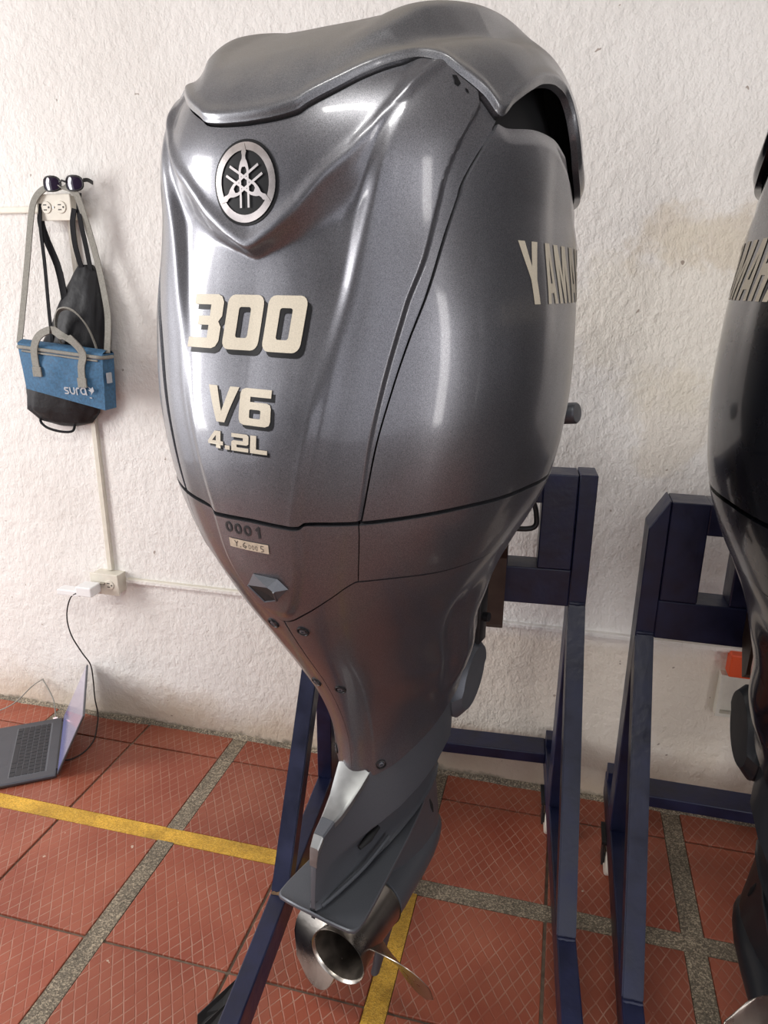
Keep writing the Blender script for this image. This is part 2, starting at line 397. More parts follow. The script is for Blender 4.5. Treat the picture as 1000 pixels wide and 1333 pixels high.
M['ceiling'] = simple('ceiling_paint', (.42, .42, .42), .9)

# ---------------------------------------------------------------- setting
WY = 1.935
floor = box('floor', (-4.5, -4.5, -.12), (4.5, WY + .0, -.006), M['grout']); tag(floor, kind='structure')
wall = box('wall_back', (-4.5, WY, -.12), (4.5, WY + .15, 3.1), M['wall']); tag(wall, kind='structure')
ceil_ = box('ceiling', (-4.5, -3.0, 3.0), (4.5, WY, 3.1), M['ceiling']); tag(ceil_, kind='structure')  # unseen, built for its reflection in the glossy cowl
tag(box('wall_front', (-4.5, -3.0, -.12), (-.9, -2.85, 3.0), M['garage']), kind='structure')      # unseen, added for its dark reflection; behind the camera, beside the open front
tag(box('wall_right', (4.35, -3.0, -.12), (4.5, WY, 3.0), M['garage']), kind='structure')  # unseen wall, added to darken what the cowl's side reflects
# tiles in 2 x 2 fields between pebble strips (module .70 m)
XS, YS, MOD, SW = -.285, 1.46, .70, .046
bm = bmesh.new(); TS = (MOD - SW - .012) / 2 - .0
add_box(bm, (-TS / 2 + .001, -TS / 2 + .001, -.015), (TS / 2 - .001, TS / 2 - .001, 0), .0022)
tile0 = bm_obj('floor_tile', bm, M['tile'], floor); tile_me = tile0.data
first = True
def put_tile(x, y, z, sy=1.0):
    global first
    if first: o = tile0; first = False
    else: o = bpy.data.objects.new('floor_tile', tile_me); COL.objects.link(o); o.parent = floor
    o.location = (x, y, z); o.scale = (1, sy, 1); o.rotation_euler = (random.uniform(-.0015, .0015), random.uniform(-.0015, .0015), 0)
yr = [YS - SW / 2 - .003 - TS * .5, YS - SW / 2 - .009 - TS * 1.5, YS - MOD + SW / 2 - 0 - MOD + .003 + 0 + MOD - SW - .003 - TS * .5,
      ]
rows = []
for j in range(0, 4):                     # fields toward the camera
    top = YS - SW / 2 - j * MOD
    rows += [(top - .003 - TS / 2, 1.0), (top - .009 - TS * 1.5, 1.0)]
rows.append((YS + SW / 2 + .003 + TS / 2, 1.0))
yy0 = YS + SW / 2 + .009 + TS; h = WY - .012 - yy0
rows.append((yy0 + h / 2, h / TS))
for i in range(-4, 4):
    left = XS + SW / 2 + i * MOD
    for a in (0, 1):
        x = left + .003 + TS / 2 + a * (TS + .006)
        for y, s in rows: put_tile(x, y, random.uniform(-.0012, .0008), s)
# pebble strips running away from the camera (each a piece), yellow paint where the photo has it
def strip(x0, x1, y0, y1, m, name):
    bm = bmesh.new(); e_ = .0025; add_box(bm, (x0 - e_ if x1 - x0 < .1 else x0, y0 - e_ if y1 - y0 < .1 else y0, -.014), (x1 + e_ if x1 - x0 < .1 else x1, y1 + e_ if y1 - y0 < .1 else y1, -.001), .001)
    return bm_obj(name, bm, m, floor)
for i in range(-4, 5):
    x = XS + i * MOD
    for j in range(-1, 4):
        y1 = YS - SW / 2 - j * MOD; y0 = y1 - (MOD - SW)
        if j == -1: y1 = WY - .004; y0 = YS + SW / 2
        yel = (i == 0 and j >= 0)
        strip(x - SW / 2, x + SW / 2, y0, y1, M['yellow'] if yel else M['terrazzo'], 'painted_strip' if yel else 'pebble_strip')
for j in range(0, 4):
    y = YS - j * MOD
    for i in range(-4, 4):
        x0 = XS + i * MOD - SW / 2
        yel = (j == 0 and i <= -1)
        strip(x0, x0 + MOD, y - SW / 2, y + SW / 2, M['yellow'] if yel else M['terrazzo'], 'painted_strip' if yel else 'pebble_strip')
# cement fillet at the foot of the wall
bm = bmesh.new()
n = 90; prev = None
for k in range(n + 1):
    x = -3.2 + 6.0 * k / n; d = .012 + .010 * random.random(); hh = .005 + .010 * random.random()
    cur = [bm.verts.new(c) for c in ((x, WY + .001, -.01), (x, WY - d, -.002), (x, WY - d * .6, hh * .45), (x, WY + .001, hh))]
    if prev:
        for q in range(3): bm.faces.new((prev[q], prev[q + 1], cur[q + 1], cur[q]))
    prev = cur
tag(bm_obj('baseboard_back', bm, M['terrazzo'], None, auto=60), kind='structure')

def raceway(name, p, q, w, d, mt=None):
    """surface cable channel on the wall between two (x, z) points"""
    a, c = Vector((p[0], 0, p[1])), Vector((q[0], 0, q[1])); t = (c - a).normalized(); nn = Vector((-t.z, 0, t.x))
    bm = bmesh.new(); L = (c - a).length
    Mx = Matrix(((t.x, 0, nn.x, p[0]), (0, 1, 0, WY), (t.z, 0, nn.z, p[1]), (0, 0, 0, 1)))
    add_box(bm, (0, -d, -w / 2), (L, .002, w / 2), .0015, Mx)
    add_box(bm, (0, -d - .0015, -w / 2 + .003), (L, -d + .001, w / 2 - .003), 0, Mx)
    return tag(bm_obj(name, bm, mt or M['offwhite']), kind='structure')
raceway('trim_1', (-1.425, 1.68), (-1.425, .585), .020, .012)
raceway('trim_2', (-3.0, 1.700), (-1.51, 1.704), .018, .011)
raceway('trim_3', (-1.365, .552), (2.6, .566), .014, .016, M['wall'])
raceway('trim_4', (-1.365, .553), (-.8, .5545), .015, .015)

def outlet(name, cx_, cz, w, hgt, depth, label, n=2, horizontal=True):
    t = empty(name, (cx_, WY, cz), 0, label, 'outlet')
    box('backbox', (-w / 2 + .004, -depth, -hgt / 2 + .004), (w / 2 - .004, .001, hgt / 2 - .004), M['offwhite'], t, .002)
    p = box('faceplate', (-w / 2, -depth - .006, -hgt / 2), (w / 2, -depth, hgt / 2), M['offwhite'], t, .0018)
    for k in range(n):
        ox = (-.024 if k == 0 else .024) if n == 2 else .02
        bm = bmesh.new()
        v = add_lathe(bm, [(.0165, 0), (.0165, -.002), (.0155, -.003), (.0001, -.003)], 24)
        bmesh.ops.translate(bm, vec=(ox, -depth - .0055, 0), verts=v)
        bm_obj('socket', bm, M['offwhite'], p, auto=40)
        bm = bmesh.new()
        for zz in (-.0065, .0065): add_box(bm, (ox - .008, -depth - .0092, zz - .0014), (ox + .002, -depth - .008, zz + .0014))
        v = add_lathe(bm, [(.0028, -.0012), (.0001, -.0012)], 10); bmesh.ops.translate(bm, vec=(ox + .009, -depth - .008, 0), verts=v)
        bm_obj('socket_slots', bm, M['slot'], p)
    bm = bmesh.new(); v = add_lathe(bm, [(.003, -.0016), (.0001, -.002)], 10); bmesh.ops.translate(bm, vec=(0, -depth - .006, 0), verts=v)
    bm_obj('plate_screw', bm, M['steel'], p)
    return t
outlet('wall_outlet', -1.447, 1.705, .112, .070, .040, 'off-white double outlet box with sunglasses on top and bag straps hung over it')
outlet('wall_outlet', -1.425, .548, .105, .074, .045, 'off-white outlet box low on the wall with the white charger plugged in', n=1)
t = empty('junction_box', (.562, WY, .425), 0, 'off-white box frame low on the wall behind the right stand with an orange cover above', 'outlet')
bm = bmesh.new()
for lo, hi in (((-.075, -.03, -.065), (.075, 0, -.055)), ((-.075, -.03, .055), (.075, 0, .065)), ((-.075, -.03, -.055), (-.065, 0, .055)), ((.065, -.03, -.055), (.075, 0, .055))): add_box(bm, lo, hi)
bm_obj('box_frame', bm, M['offwhite'], t); box('box_panel', (-.064, -.012, -.054), (.064, .001, .054), M['offwhite'], t, .001)
box('orange_cover', (-.062, -.045, .068), (.03, .001, .135), M['orange'], t, .004)

# ---------------------------------------------------------------- cowling surface
ZK = np.array([.64, .72, .80, .88, .96, 1.04, 1.12, 1.21, 1.32, 1.45, 1.60])
AK = np.array([.055, .045, .015, -.03, -.085, -.135, -.170, -.188, -.194, -.182, -.176])
WK = np.array([.105, .111, .128, .157, .174, .205, .244, .283, .305, .308, .284])
BK = np.array([.369, .388, .39, .372, .35, .352, .38, .41, .408, .411, .49])
H0, H1, EE = 0.2670, 0.19103635, 0.69176347
def cr(y, z):
    zk = ZK; z = np.clip(z, zk[0], zk[-1]); i = np.clip(np.searchsorted(zk, z) - 1, 0, len(zk) - 2)
    h = np.diff(zk); d = np.diff(y) / h; mm = np.zeros_like(y); mm[1:-1] = (d[:-1] * h[1:] + d[1:] * h[:-1]) / (h[:-1] + h[1:]); mm[0] = d[0]; mm[-1] = d[-1] * .3
    t = (z - zk[i]) / h[i]; t2 = t * t; t3 = t2 * t
    return (2 * t3 - 3 * t2 + 1) * y[i] + (t3 - 2 * t2 + t) * h[i] * mm[i] + (-2 * t3 + 3 * t2) * y[i + 1] + (t3 - t2) * h[i] * mm[i + 1]
def base(th, v):
    vb = np.clip(v, 0, 1); al = np.clip(v - 1, 0, 1) * np.pi / 2
    z = ZK[0] + (ZK[-1] - ZK[0]) * vb
    w = cr(WK, z); bb = cr(BK, z); a = cr(AK, z); c = a + (bb - a) * .52
    pa = np.interp(z, [.64, 1.0, 1.2, 1.6], [1.7, 2.0, 2.3, 2.5]); p = np.where(np.cos(th) > 0, pa, 2.4)
    ct, st = np.cos(th), np.sin(th)
    x = w * np.sign(st) * np.abs(st) ** (2 / p); y = -np.sign(ct) * np.abs(ct) ** (2 / p) * np.where(ct > 0, c - a, bb - c)
    s = np.maximum(np.cos(al), 1e-9) ** EE; g = np.sin(al) ** EE
    x = x * s; y = c + y * s
    return np.stack([x, y, z + (H0 + H1 * (y - .2)) * g], -1)
def normal(th, v):
    e = 2e-3
    du = base(th + e, v) - base(th - e, v)
    v1 = np.clip(v + e, 0, 1.995); v0 = np.clip(v - e, 0, 1.99)
    dv = base(th, v1) - base(th, v0)
    n = np.cross(du, dv); l = np.linalg.norm(n, axis=-1, keepdims=True); n = n / np.maximum(l, 1e-12)
    return n
def sm(a, b_, x): t = np.clip((x - a) / (b_ - a), 0, 1); return t * t * (3 - 2 * t)
I = np.interp
def PC(x, xs, ys):
    """monotone cubic interpolation"""
    xs = np.asarray(xs, float); ys = np.asarray(ys, float); h = np.diff(xs); d = np.diff(ys) / h; m = np.zeros_like(ys)
    ok = d[:-1] * d[1:] > 0
    m[1:-1] = np.where(ok, 2 * d[:-1] * d[1:] / np.where(np.abs(d[:-1] + d[1:]) < 1e-9, 1e-9, d[:-1] + d[1:]), 0); m[0] = d[0]; m[-1] = d[-1]
    x = np.clip(x, xs[0], xs[-1]); i = np.clip(np.searchsorted(xs, x) - 1, 0, len(xs) - 2); t = (x - xs[i]) / h[i]
    return (2 * t ** 3 - 3 * t ** 2 + 1) * ys[i] + (t ** 3 - 2 * t ** 2 + t) * h[i] * m[i] + (-2 * t ** 3 + 3 * t ** 2) * ys[i + 1] + (t ** 3 - t ** 2) * h[i] * m[i + 1]
def lip(t): t = np.abs(t); return PC(t, [0, .07, .17, .21, .33, .45, .59, .69, .80, .88, .995, 1.082, 1.16, 1.29, 1.42, 1.52, 1.60, 1.64, 1.67, 1.75, 1.9, 2.2, 3.15],
                                   [1.166, 1.170, 1.186, 1.208, 1.260, 1.313, 1.357, 1.373, 1.350, 1.296, 1.224, 1.161, 1.203, 1.256, 1.294, 1.303, 1.283, 1.226, 1.15, 1.06, 1.02, 1.01, 1.0])
def lip_(t): return lip(t)
def sidetop(t): t = np.abs(t); return PC(t, [0, 1.05, 1.134, 1.31, 1.466, 1.562, 1.641, 1.8, 2.1, 3.15], [1.148, 1.148, 1.141, 1.148, 1.137, 1.108, 1.055, 1.01, 1.0, .99])
def seam(t): t = np.abs(t); return PC(t, [0, .2, .23, .35, .47, .77, 1.06, 1.4, 1.7, 3.15], [.590, .588, .594, .597, .600, .609, .614, .614, .606, .6])
def bandlow(t): t = np.abs(t); return PC(t, [0, .04, .218, .375, .48, .515, .742, 1.03, 1.3, 1.405, 1.614, 1.78, 3.15], [.410, .412, .440, .474, .500, .506, .509, .506, .505, .507, .512, .527, .54])
def apronlow(t): t = np.abs(t); return PC(t, [0, .358, .646, .96, 1.283, 1.702, 3.15], [0.0, .002, .016, .042, .069, .10, .13])
def corner(v): return PC(v, [.6, .696, .783, .836, .89, .95, 1.0, 1.06, 1.148, 1.3], [.486, .518, .575, .628, .707, .794, .873, .96, 1.068, 1.2])
def cornerL(v): return PC(v, [.6, .696, .783, .872, .932, 1.0, 1.092, 1.195], [.465, .485, .524, .602, .698, .777, .864, .969])
def creasex(z): return PC(z, [.9, 1.03, 1.052, 1.088, 1.144, 1.212, 1.255, 1.334, 1.437, 1.488, 1.567, 1.638, 1.69], [0, .0, .022, .046, .066, .075, .085, .103, .122, .133, .148, .165, .178])
def chevz(x): return I(x, [0, .012, .035, .067, .104, .13, .151, .17, .2], [1.541, 1.545, 1.558, 1.580, 1.614, 1.634, 1.658, 1.69, 1.74])
def D_rear(th, v, P):
    x, z = np.abs(P[..., 0]), P[..., 2]
    xc = creasex(z)
    d = .0022 * np.exp(-((x - xc) / .013) ** 2) * sm(1.72, 1.60, z)
    ins = sm(xc + .002, xc - .016, x)
    d = d + ins * (I(z, [1.2, 1.35, 1.5, 1.6], [.006, .004, -.004, -.006]))
    cz = chevz(x)
    sharp = .012 + .05 * sm(0, .15, x)
    step = sm(cz - sharp, cz + .002, z)
    fall = 1 - sm(0, .26, cz - z)
    d = d - .015 * (1 - step) * fall * sm(.175, .12, x)
    d = d + .004 * step * np.exp(-((z - cz - .006) / .012) ** 2)
    a = np.abs(th); cl = cornerL(v)
    d = d - .0075 * sm(cl - .006, cl + .022, a) * I(v, [.6, .8, 1.1], [.5, .8, 1.0])
    return d
def D_cap(th, v, P):
    x, f = np.abs(P[..., 0]), P[..., 1]
    xh = I(f, [-.13, -.07, 0, .1, .3], [.088, .125, .138, .150, .15]); wd = I(f, [-.14, -.05, .1], [.014, .026, .036])
    amp = .014 * sm(-.145, .00, f) * sm(.42, .12, f)
    d = amp * np.exp(-(np.abs(x - xh) / np.where(x > xh, wd * .62, wd * 1.15)) ** 2.4)
    d = d - .004 * sm(-.15, -.03, f) * np.exp(-(x / .07) ** 4)
    d = d - .013 * np.exp(-((x - xh - 1.35 * wd) / (wd * .6)) ** 2) * sm(-.13, .02, f) * sm(.3, .1, f)
    lp = lip(th); e = v - lp
    d = d + .002 + .003 * np.exp(-((e - .03) / .03) ** 2)
    d = d - .004 * sm(.03, 0, e)
    d = d + .003 * sm(1.05, 1.3, np.abs(th)) * sm(1.62, 1.3, v) - .006 * sm(1.5, 1.75, np.abs(th)) * sm(1.6, 1.3, v)
    return d
def D_side(th, v, P):
    a = np.abs(th)
    e = sidetop(th) - v
    d = -.006 * sm(.05, 0, e) * sm(1.0, 1.15, a)
    d = d - .004 * sm(1.38, 1.5, a) * sm(1.135, 1.06, v) * sm(.7, .95, v)       # shallow rear-corner crease under the inlet
    return d
def D_band(th, v, P):
    x, z = np.abs(P[..., 0]), P[..., 2]
    xc = creasex(z)
    return .006 * sm(xc + .004, xc - .012, x) * sm(1.04, 1.065, z) + .001
def D_apron(th, v, P):
    a = np.abs(th)
    d = 0 * a - .001
    d = d + .010 * np.exp(-((a - 1.62) / .16) ** 2) * sm(.12, .2, v) * sm(.47, .38, v)      # bulge over the mounts
    d = d - .012 * np.exp(-((a - 1.38) / .10) ** 2) * sm(.14, .24, v) * sm(.45, .36, v)
    d = d + .0012 * sm(.40, .44, a) * sm(.5, .1, v)
    return d
def panel(name, dom, ns, nt_, disp, m, parent, thick=.012, flip=False, close_u=False):
    """dom(s,t)->(theta,v) on the base surface; the rim is rolled inward so joints read as real gaps"""
    s = np.linspace(0, 1, ns); t = np.linspace(0, 1, nt_)
    # crowd samples to the rims
    SG, TG = np.meshgrid(s, t)
    th, v = dom(SG, TG)
    P = base(th, v); n = normal(th, v); d = disp(th, v, P)[..., None]
    Q = P + n * d
    ir = .003
    rows_, cols = Q.shape[:2]
    verts = Q.reshape(-1, 3).tolist(); faces = []
    idx = lambda r, c: r * cols + c
    for r in range(rows_ - 1):
        for c in range(cols - 1): faces.append((idx(r, c), idx(r, c + 1), idx(r + 1, c + 1), idx(r + 1, c)))
    # skirt
    loop = [(0, c) for c in range(cols)] + [(r, cols - 1) for r in range(1, rows_)] + [(rows_ - 1, c) for c in range(cols - 2, -1, -1)] + [(r, 0) for r in range(rows_ - 2, 0, -1)]
    if close_u: loops = [[(0, c) for c in range(cols)]]
    else: loops = [loop + [loop[0]]]
    for lp in loops:
        k0 = len(verts)
        for (r, c) in lp: verts.append((Q[r, c] - n[r, c] * thick).tolist())
        for i in range(len(lp) - 1):
            faces.append((idx(*lp[i]), k0 + i, k0 + i + 1, idx(*lp[i + 1])))
    o = mesh_obj(name, verts, faces, m, parent, auto=38)
    return o

# surface lookup for decals -------------------------------------------------
def on_rear(X, Z, off, disp=D_rear):
    """points of the displaced rear face with given (x, z); returns (n,3)"""
    X = np.asarray(X, float); Z = np.asarray(Z, float)
    v = np.where(Z < 1.6, (Z - .64) / .96, 1 + (Z - 1.6) * .9); th = X / .38
    def f(th, v): P = base(th, v); n = normal(th, v); return P + n * (disp(th, v, P)[..., None] + off)
    for it in range(14):
        Q = f(th, v); e = 1e-4
        J1 = (f(th + e, v) - Q) / e; J2 = (f(th, v + e) - Q) / e
        a, b_, c, d = J1[:, 0], J2[:, 0], J1[:, 2], J2[:, 2]; det = a * d - b_ * c; det = np.where(np.abs(det) < 1e-6, 1e-6, det)
        rx, rz = X - Q[:, 0], Z - Q[:, 2]
        th = th + np.clip((d * rx - b_ * rz) / det, -.08, .08); v = v + np.clip((-c * rx + a * rz) / det, -.05, .05)
    return f(th, v)
def on_side(F, Z, off, sgn):
    F = np.asarray(F, float); Z = np.asarray(Z, float); v = (Z - .64) / .96; th = np.full_like(F, 1.3) + (F - .05) * 2.5
    def f(th, v): P = base(th, v); n = normal(th, v); return P + n * (D_side(th, v, P)[..., None] + off)
    for it in range(16):
        Q = f(th, v); e = 1e-4; J1 = (f(th + e, v) - Q) / e; J2 = (f(th, v + e) - Q) / e
        a, b_, c, d = J1[:, 1], J2[:, 1], J1[:, 2], J2[:, 2]; det = a * d - b_ * c; det = np.where(np.abs(det) < 1e-6, 1e-6, det)
        rx, rz = F - Q[:, 1], Z - Q[:, 2]
        th = th + np.clip((d * rx - b_ * rz) / det, -.08, .08); v = v + np.clip((-c * rx + a * rz) / det, -.05, .05)
    Q = f(th, v); Q[:, 0] *= sgn; return Q
def shape_mesh(loops, step=.006):
    """loops: list of 2D polygons (outer + holes, even-odd) -> (verts2d, faces) triangulated and diced"""
    cu = bpy.data.curves.new('tmp', 'CURVE'); cu.dimensions = '2D'; cu.fill_mode = 'FRONT'
    for lp in loops:
        sp = cu.splines.new('POLY'); sp.points.add(len(lp) - 1)
        for p, q in zip(sp.points, lp): p.co = (q[0], q[1], 0, 1)
        sp.use_cyclic_u = True
    o = bpy.data.objects.new('tmp', cu); me = o.to_mesh()
    bm = bmesh.new(); bm.from_mesh(me); o.to_mesh_clear(); bpy.data.objects.remove(o); bpy.data.curves.remove(cu)
    bmesh.ops.triangulate(bm, faces=bm.faces)
    xs = [v.co.x for v in bm.verts]; ys = [v.co.y for v in bm.verts]
    for ax, lo, hi in ((0, min(xs), max(xs)), (1, min(ys), max(ys))):
        k = lo + step
        while k < hi:
            co = [0, 0, 0]; co[ax] = k; no = [0, 0, 0]; no[ax] = 1
            bmesh.ops.bisect_plane(bm, geom=bm.verts[:] + bm.edges[:] + bm.faces[:], plane_co=co, plane_no=no, dist=1e-6); k += step
    bm.verts.index_update()
    V = np.array([v.co[:2] for v in bm.verts]); Fc = [[v.index for v in f.verts] for f in bm.faces]; bm.free()
    return V, Fc
def decal(name, groups, m, parent, off, mapper):
    VV, FF = [], []; k = 0
    for loops in groups:
        V, Fc = shape_mesh(loops); VV.append(V); FF += [[i + k for i in f] for f in Fc]; k += len(V)
    V = np.concatenate(VV); Q = mapper(V, off)
    return mesh_obj(name, Q, FF, m, parent, smooth=True)
def rr(x0, y0, x1, y1, r, cor=(1, 1, 1, 1), n=4):
    """rounded rect, corners order bl, br, tr, tl"""
    out = []
    for (cx_, cy_, a0), c in zip(((x0, y0, 180), (x1, y0, 270), (x1, y1, 0), (x0, y1, 90)), cor):
        if not c: out.append((cx_, cy_)); continue
        sx = 1 if cx_ == x0 else -1; sy = 1 if cy_ == y0 else -1; ox, oy = cx_ + sx * r, cy_ + sy * r
        for k in range(n + 1):
            a = math.radians(a0 + 90 * k / n); out.append((ox + r * math.cos(a), oy + r * math.sin(a)))
    return out
# glyphs in a unit-height box, width w
GL = {
 '0': (.86, [rr(0, 0, .86, 1, .16), rr(.29, .22, .57, .78, .05)]),
 '3': (.82, [[(0, 0), (.66, 0), (.76, .04), (.82, .14), (.82, .40), (.74, .50), (.82, .60), (.82, .86), (.76, .96), (.66, 1), (.04, 1), (.04, .81), (.50, .81), (.50, .60), (.20, .60), (.20, .43), (.50, .43), (.50, .19), (0, .19)]]),
 'V': (1.02, [[(.34, 0), (.62, 0), (1.04, 1), (.74, 1), (.50, .30), (.30, 1), (0, 1)]]),
 '6': (1.02, [[(.16, 0), (.86, 0), (.98, .05), (1.02, .16), (1.02, .50), (.98, .60), (.88, .64), (.34, .64), (.34, .78), (1.0, .78), (1.0, 1), (.16, 1), (.04, .95), (0, .84), (0, .16), (.04, .05)], rr(.34, .2, .70, .44, .04)]),
 '4': (.95, [[(.50, 0), (.78, 0), (.78, .20), (.93, .20), (.93, .42), (.78, .42), (.78, 1), (.42, 1), (0, .36), (0, .20), (.50, .20)], [(.50, .42), (.50, .74), (.26, .42)]]),
 '.': (.28, [[(0, 0), (.28, 0), (.28, .24), (0, .24)]]),
 '2': (.95, [[(0, 0), (.95, 0), (.95, .22), (.30, .22), (.30, .38), (.85, .38), (.95, .46), (.95, .90), (.85, 1), (0, 1), (0, .78), (.64, .78), (.64, .60), (.10, .60), (0, .50)]]),
 'L': (.9, [[(0, 0), (.9, 0), (.9, .24), (.32, .24), (.32, 1), (0, 1)]]),
 'Y': (.62, [[(.21, 0), (.41, 0), (.41, .40), (.62, 1), (.42, 1), (.31, .60), (.20, 1), (0, 1), (.21, .40)]]),
 'A': (.60, [[(0, 0), (.17, 0), (.20, .18), (.40, .18), (.43, 0), (.60, 0), (.42, 1), (.18, 1)], [(.235, .34), (.365, .34), (.30, .78)]]),
 'M': (.74, [[(0, 0), (.17, 0), (.17, .66), (.31, 0), (.43, 0), (.57, .66), (.57, 0), (.74, 0), (.74, 1), (.50, 1), (.37, .44), (.24, 1), (0, 1)]]),
 'H': (.60, [[(0, 0), (.19, 0), (.19, .40), (.41, .40), (.41, 0), (.60, 0), (.60, 1), (.41, 1), (.41, .58), (.19, .58), (.19, 1), (0, 1)]]),
}
def word(txt, x0, z0, h, gap, sx=1.0, slant=0.0, drop=0.0):
    out = []; x = x0
    for ch in txt:
        w, loops = GL[ch]
        out.append([[(x + (px * sx + slant * py) * h, z0 + py * h - drop * (x + px * sx * h - x0)) for px, py in lp] for lp in loops]); x += (w * sx + gap) * h
    return out
def shift(groups, dx, dz): return [[[(a + dx, b_ + dz) for a, b_ in lp] for lp in g] for g in groups]
def stroke(pts, w):
    """thick polyline as list of quads + end discs (each its own loop group)"""
    out = []
    for a, b_ in zip(pts, pts[1:]):
        dx, dz = b_[0] - a[0], b_[1] - a[1]; l = math.hypot(dx, dz) or 1; nx, nz = -dz / l * w / 2, dx / l * w / 2
        ex, ez = dx / l * w * .3, dz / l * w * .3
        out.append([[(a[0] - ex + nx, a[1] - ez + nz), (a[0] - ex - nx, a[1] - ez - nz), (b_[0] + ex - nx, b_[1] + ez - nz), (b_[0] + ex + nx, b_[1] + ez + nz)]])
    return out
def circ(cx_, cz, rx, rz, n=32, a0=0, a1=360): return [(cx_ + rx * math.cos(math.radians(a0 + (a1 - a0) * k / n)), cz + rz * math.sin(math.radians(a0 + (a1 - a0) * k / n))) for k in range(n)]

ZH = .259                                   # propeller shaft height
def build_motor(root):
    pm = M['paint']
    g = .0035                               # half joint, in theta
    # inner liner (black sheet added so joints and air inlets look shaded)
    th = np.linspace(-np.pi, np.pi, 121); v = np.concatenate([np.linspace(0, 1, 50), np.linspace(1, 2, 30)[1:]])
    T, V = np.meshgrid(th, v); P = base(T, V); n = normal(T, V)
    V = np.where(V < .5, (apronlow(T) + .012) + (.5 - (apronlow(T) + .012)) * V / .5, V); P = base(T, V); n = normal(T, V)
    dd = .026 + .020 * sm(.95, 1.15, np.abs(T)) * sm(1.02, 1.12, V) * sm(1.5, 1.3, V) - .008 * sm(.6, .3, V)
    Q = P - n * dd[..., None]; cols = len(th)
    mesh_obj('joint_shade_shell', Q.reshape(-1, 3), [(r * cols + c, r * cols + c + 1, (r + 1) * cols + c + 1, (r + 1) * cols + c) for r in range(len(v) - 1) for c in range(cols - 1)], M['liner'], root, smooth=True)
    # top cowling: lip to crown
    def dcap(s, t):
        th = -np.pi + 2 * np.pi * s; lo = lip(th) + .004
        tt = t ** 1.25
        return th, lo + (1.999 - lo) * tt
    panel('top_cowling', dcap, 481, 130, D_cap, M['cap'], root, .009, close_u=True)
    # rear cowling
    def drear(s, t):
        u = 2 * s - 1; v = .6 + t * .5; 
        for _ in range(12):
            th = u * (corner(v) - g); lo = seam(th) + .003; hi = np.minimum(lip(th), 1.6) - .004; v = lo + (hi - lo) * t
        return th, v
    rc = panel('rear_cowling', drear, 241, 300, D_rear, pm, root)
    for sg in (1, -1):
        def dside(s, t, sg=sg):
            v = .6 + t * .5; u = s if sg > 0 else 1 - s
            for _ in range(12):
                lo_t = corner(v) + g; th = lo_t + (np.pi - .002 - lo_t) * u ** 1.15; lo = seam(th) + .003; hi = sidetop(th) - .003; v = lo + (hi - lo) * t
            return sg * th, v
        sp_ = panel('side_cowling', dside, 150, 150, D_side, pm, root)
        # name lettering: reads from aft on the right side, from forward on the left side
        Hh = .075
        wtot = sum(GL[c][0] for c in 'YAMAHA') * Hh * .95 + 5 * .12 * Hh
        def mp(V, off, sg=sg):
            F = .006 + V[:, 0] if sg > 0 else .006 + wtot - V[:, 0]
            return on_side(F, V[:, 1], off, sg)
        decal('name_decal', word('YAMAHA', 0, 1.480, Hh, .12, .95), M['gold'], sp_, .0008, mp)
    # lower cowl band, three pieces
    TB = lambda v: I(v, [.45, .507, .6], [.535, .522, .475])
    def dband(s, t):
        u = 2 * s - 1; v = .45 + t * .14
        for _ in range(10):
            th = u * (TB(v) - .0025); lo = bandlow(th) + .002; hi = seam(th) - .003; v = lo + (hi - lo) * t
        return th, v
    bd = panel('rear_lower_cowl', dband, 161, 80, D_band, pm, root)
    for sg in (1, -1):
        def dbs(s, t, sg=sg):
            u = s if sg > 0 else 1 - s; v = .5 + t * .1
            for _ in range(10):
                a = TB(v) + .0025; th = a + (np.pi - .002 - a) * u ** 1.15; lo = bandlow(th) + .002; hi = seam(th) - .003; v = lo + (hi - lo) * t
            return sg * th, v
        panel('side_lower_cowl', dbs, 120, 36, D_band, pm, root)
        def dap(s, t, sg=sg):
            u = s if sg > 0 else 1 - s; th = .004 + (np.pi - .006) * u ** 1.15
            th = np.maximum(th, .006)
            lo = apronlow(th) + 0 * t; hi = bandlow(th) - .0025
            return sg * th, lo + (hi - lo) * t
        ap = panel('leg_apron', dap, 170, 120, D_apron, pm, root)
        # recessed bolts
        for (bx, bz) in (((.026 if sg > 0 else -.028), 1.018), (sg * .024, .866), (sg * .049, .667)):
            c = on_rear([bx], [bz], .0012, D_apron)[0]; c1_ = on_rear([bx - .012, bx + .012, bx, bx], [bz, bz, bz - .012, bz + .012], .0012, D_apron); c2 = c + np.cross(c1_[1] - c1_[0], c1_[3] - c1_[2]); c2 = c2 if (c2 - c)[1] < 0 else 2 * c - c2; nn = Vector(c2 - c).normalized()
            bm = bmesh.new(); vv = add_lathe(bm, [(.0100, -.001), (.0100, .0010), (.0082, .0016), (.0076, .0006), (.0074, -.003), (.0001, -.003)], 24, 'z')
            q = Vector((0, 0, 1)).rotation_difference(nn).to_matrix().to_4x4(); bmesh.ops.transform(bm, matrix=Matrix.Translation(Vector(c)) @ q, verts=vv)
            bl = bm_obj('bolt_recess', bm, M['black'], ap, auto=40)
            bm = bmesh.new(); vv = add_lathe(bm, [(.0052, -.003), (.0052, .0008), (.0044, .0014), (.0024, .0014), (.0022, -.001), (.0001, -.001)], 16, 'z')
            bmesh.ops.transform(bm, matrix=Matrix.Translation(Vector(c)) @ q, verts=vv); bm_obj('bolt', bm, M['case'], ap, auto=40)
    # ---- lettering on the rear cowling
    mr_ = lambda V, off: on_rear(V[:, 0], V[:, 1], off)
    g300 = word('300', -.108, 1.4225, .066, .10, 1.0, .10)
    gV6 = word('V6', -.0615, 1.333, .045, .08, 1.08, 0); g42 = word('4.2L', -.062, 1.2985, .0225, .12, 1.30, .05)
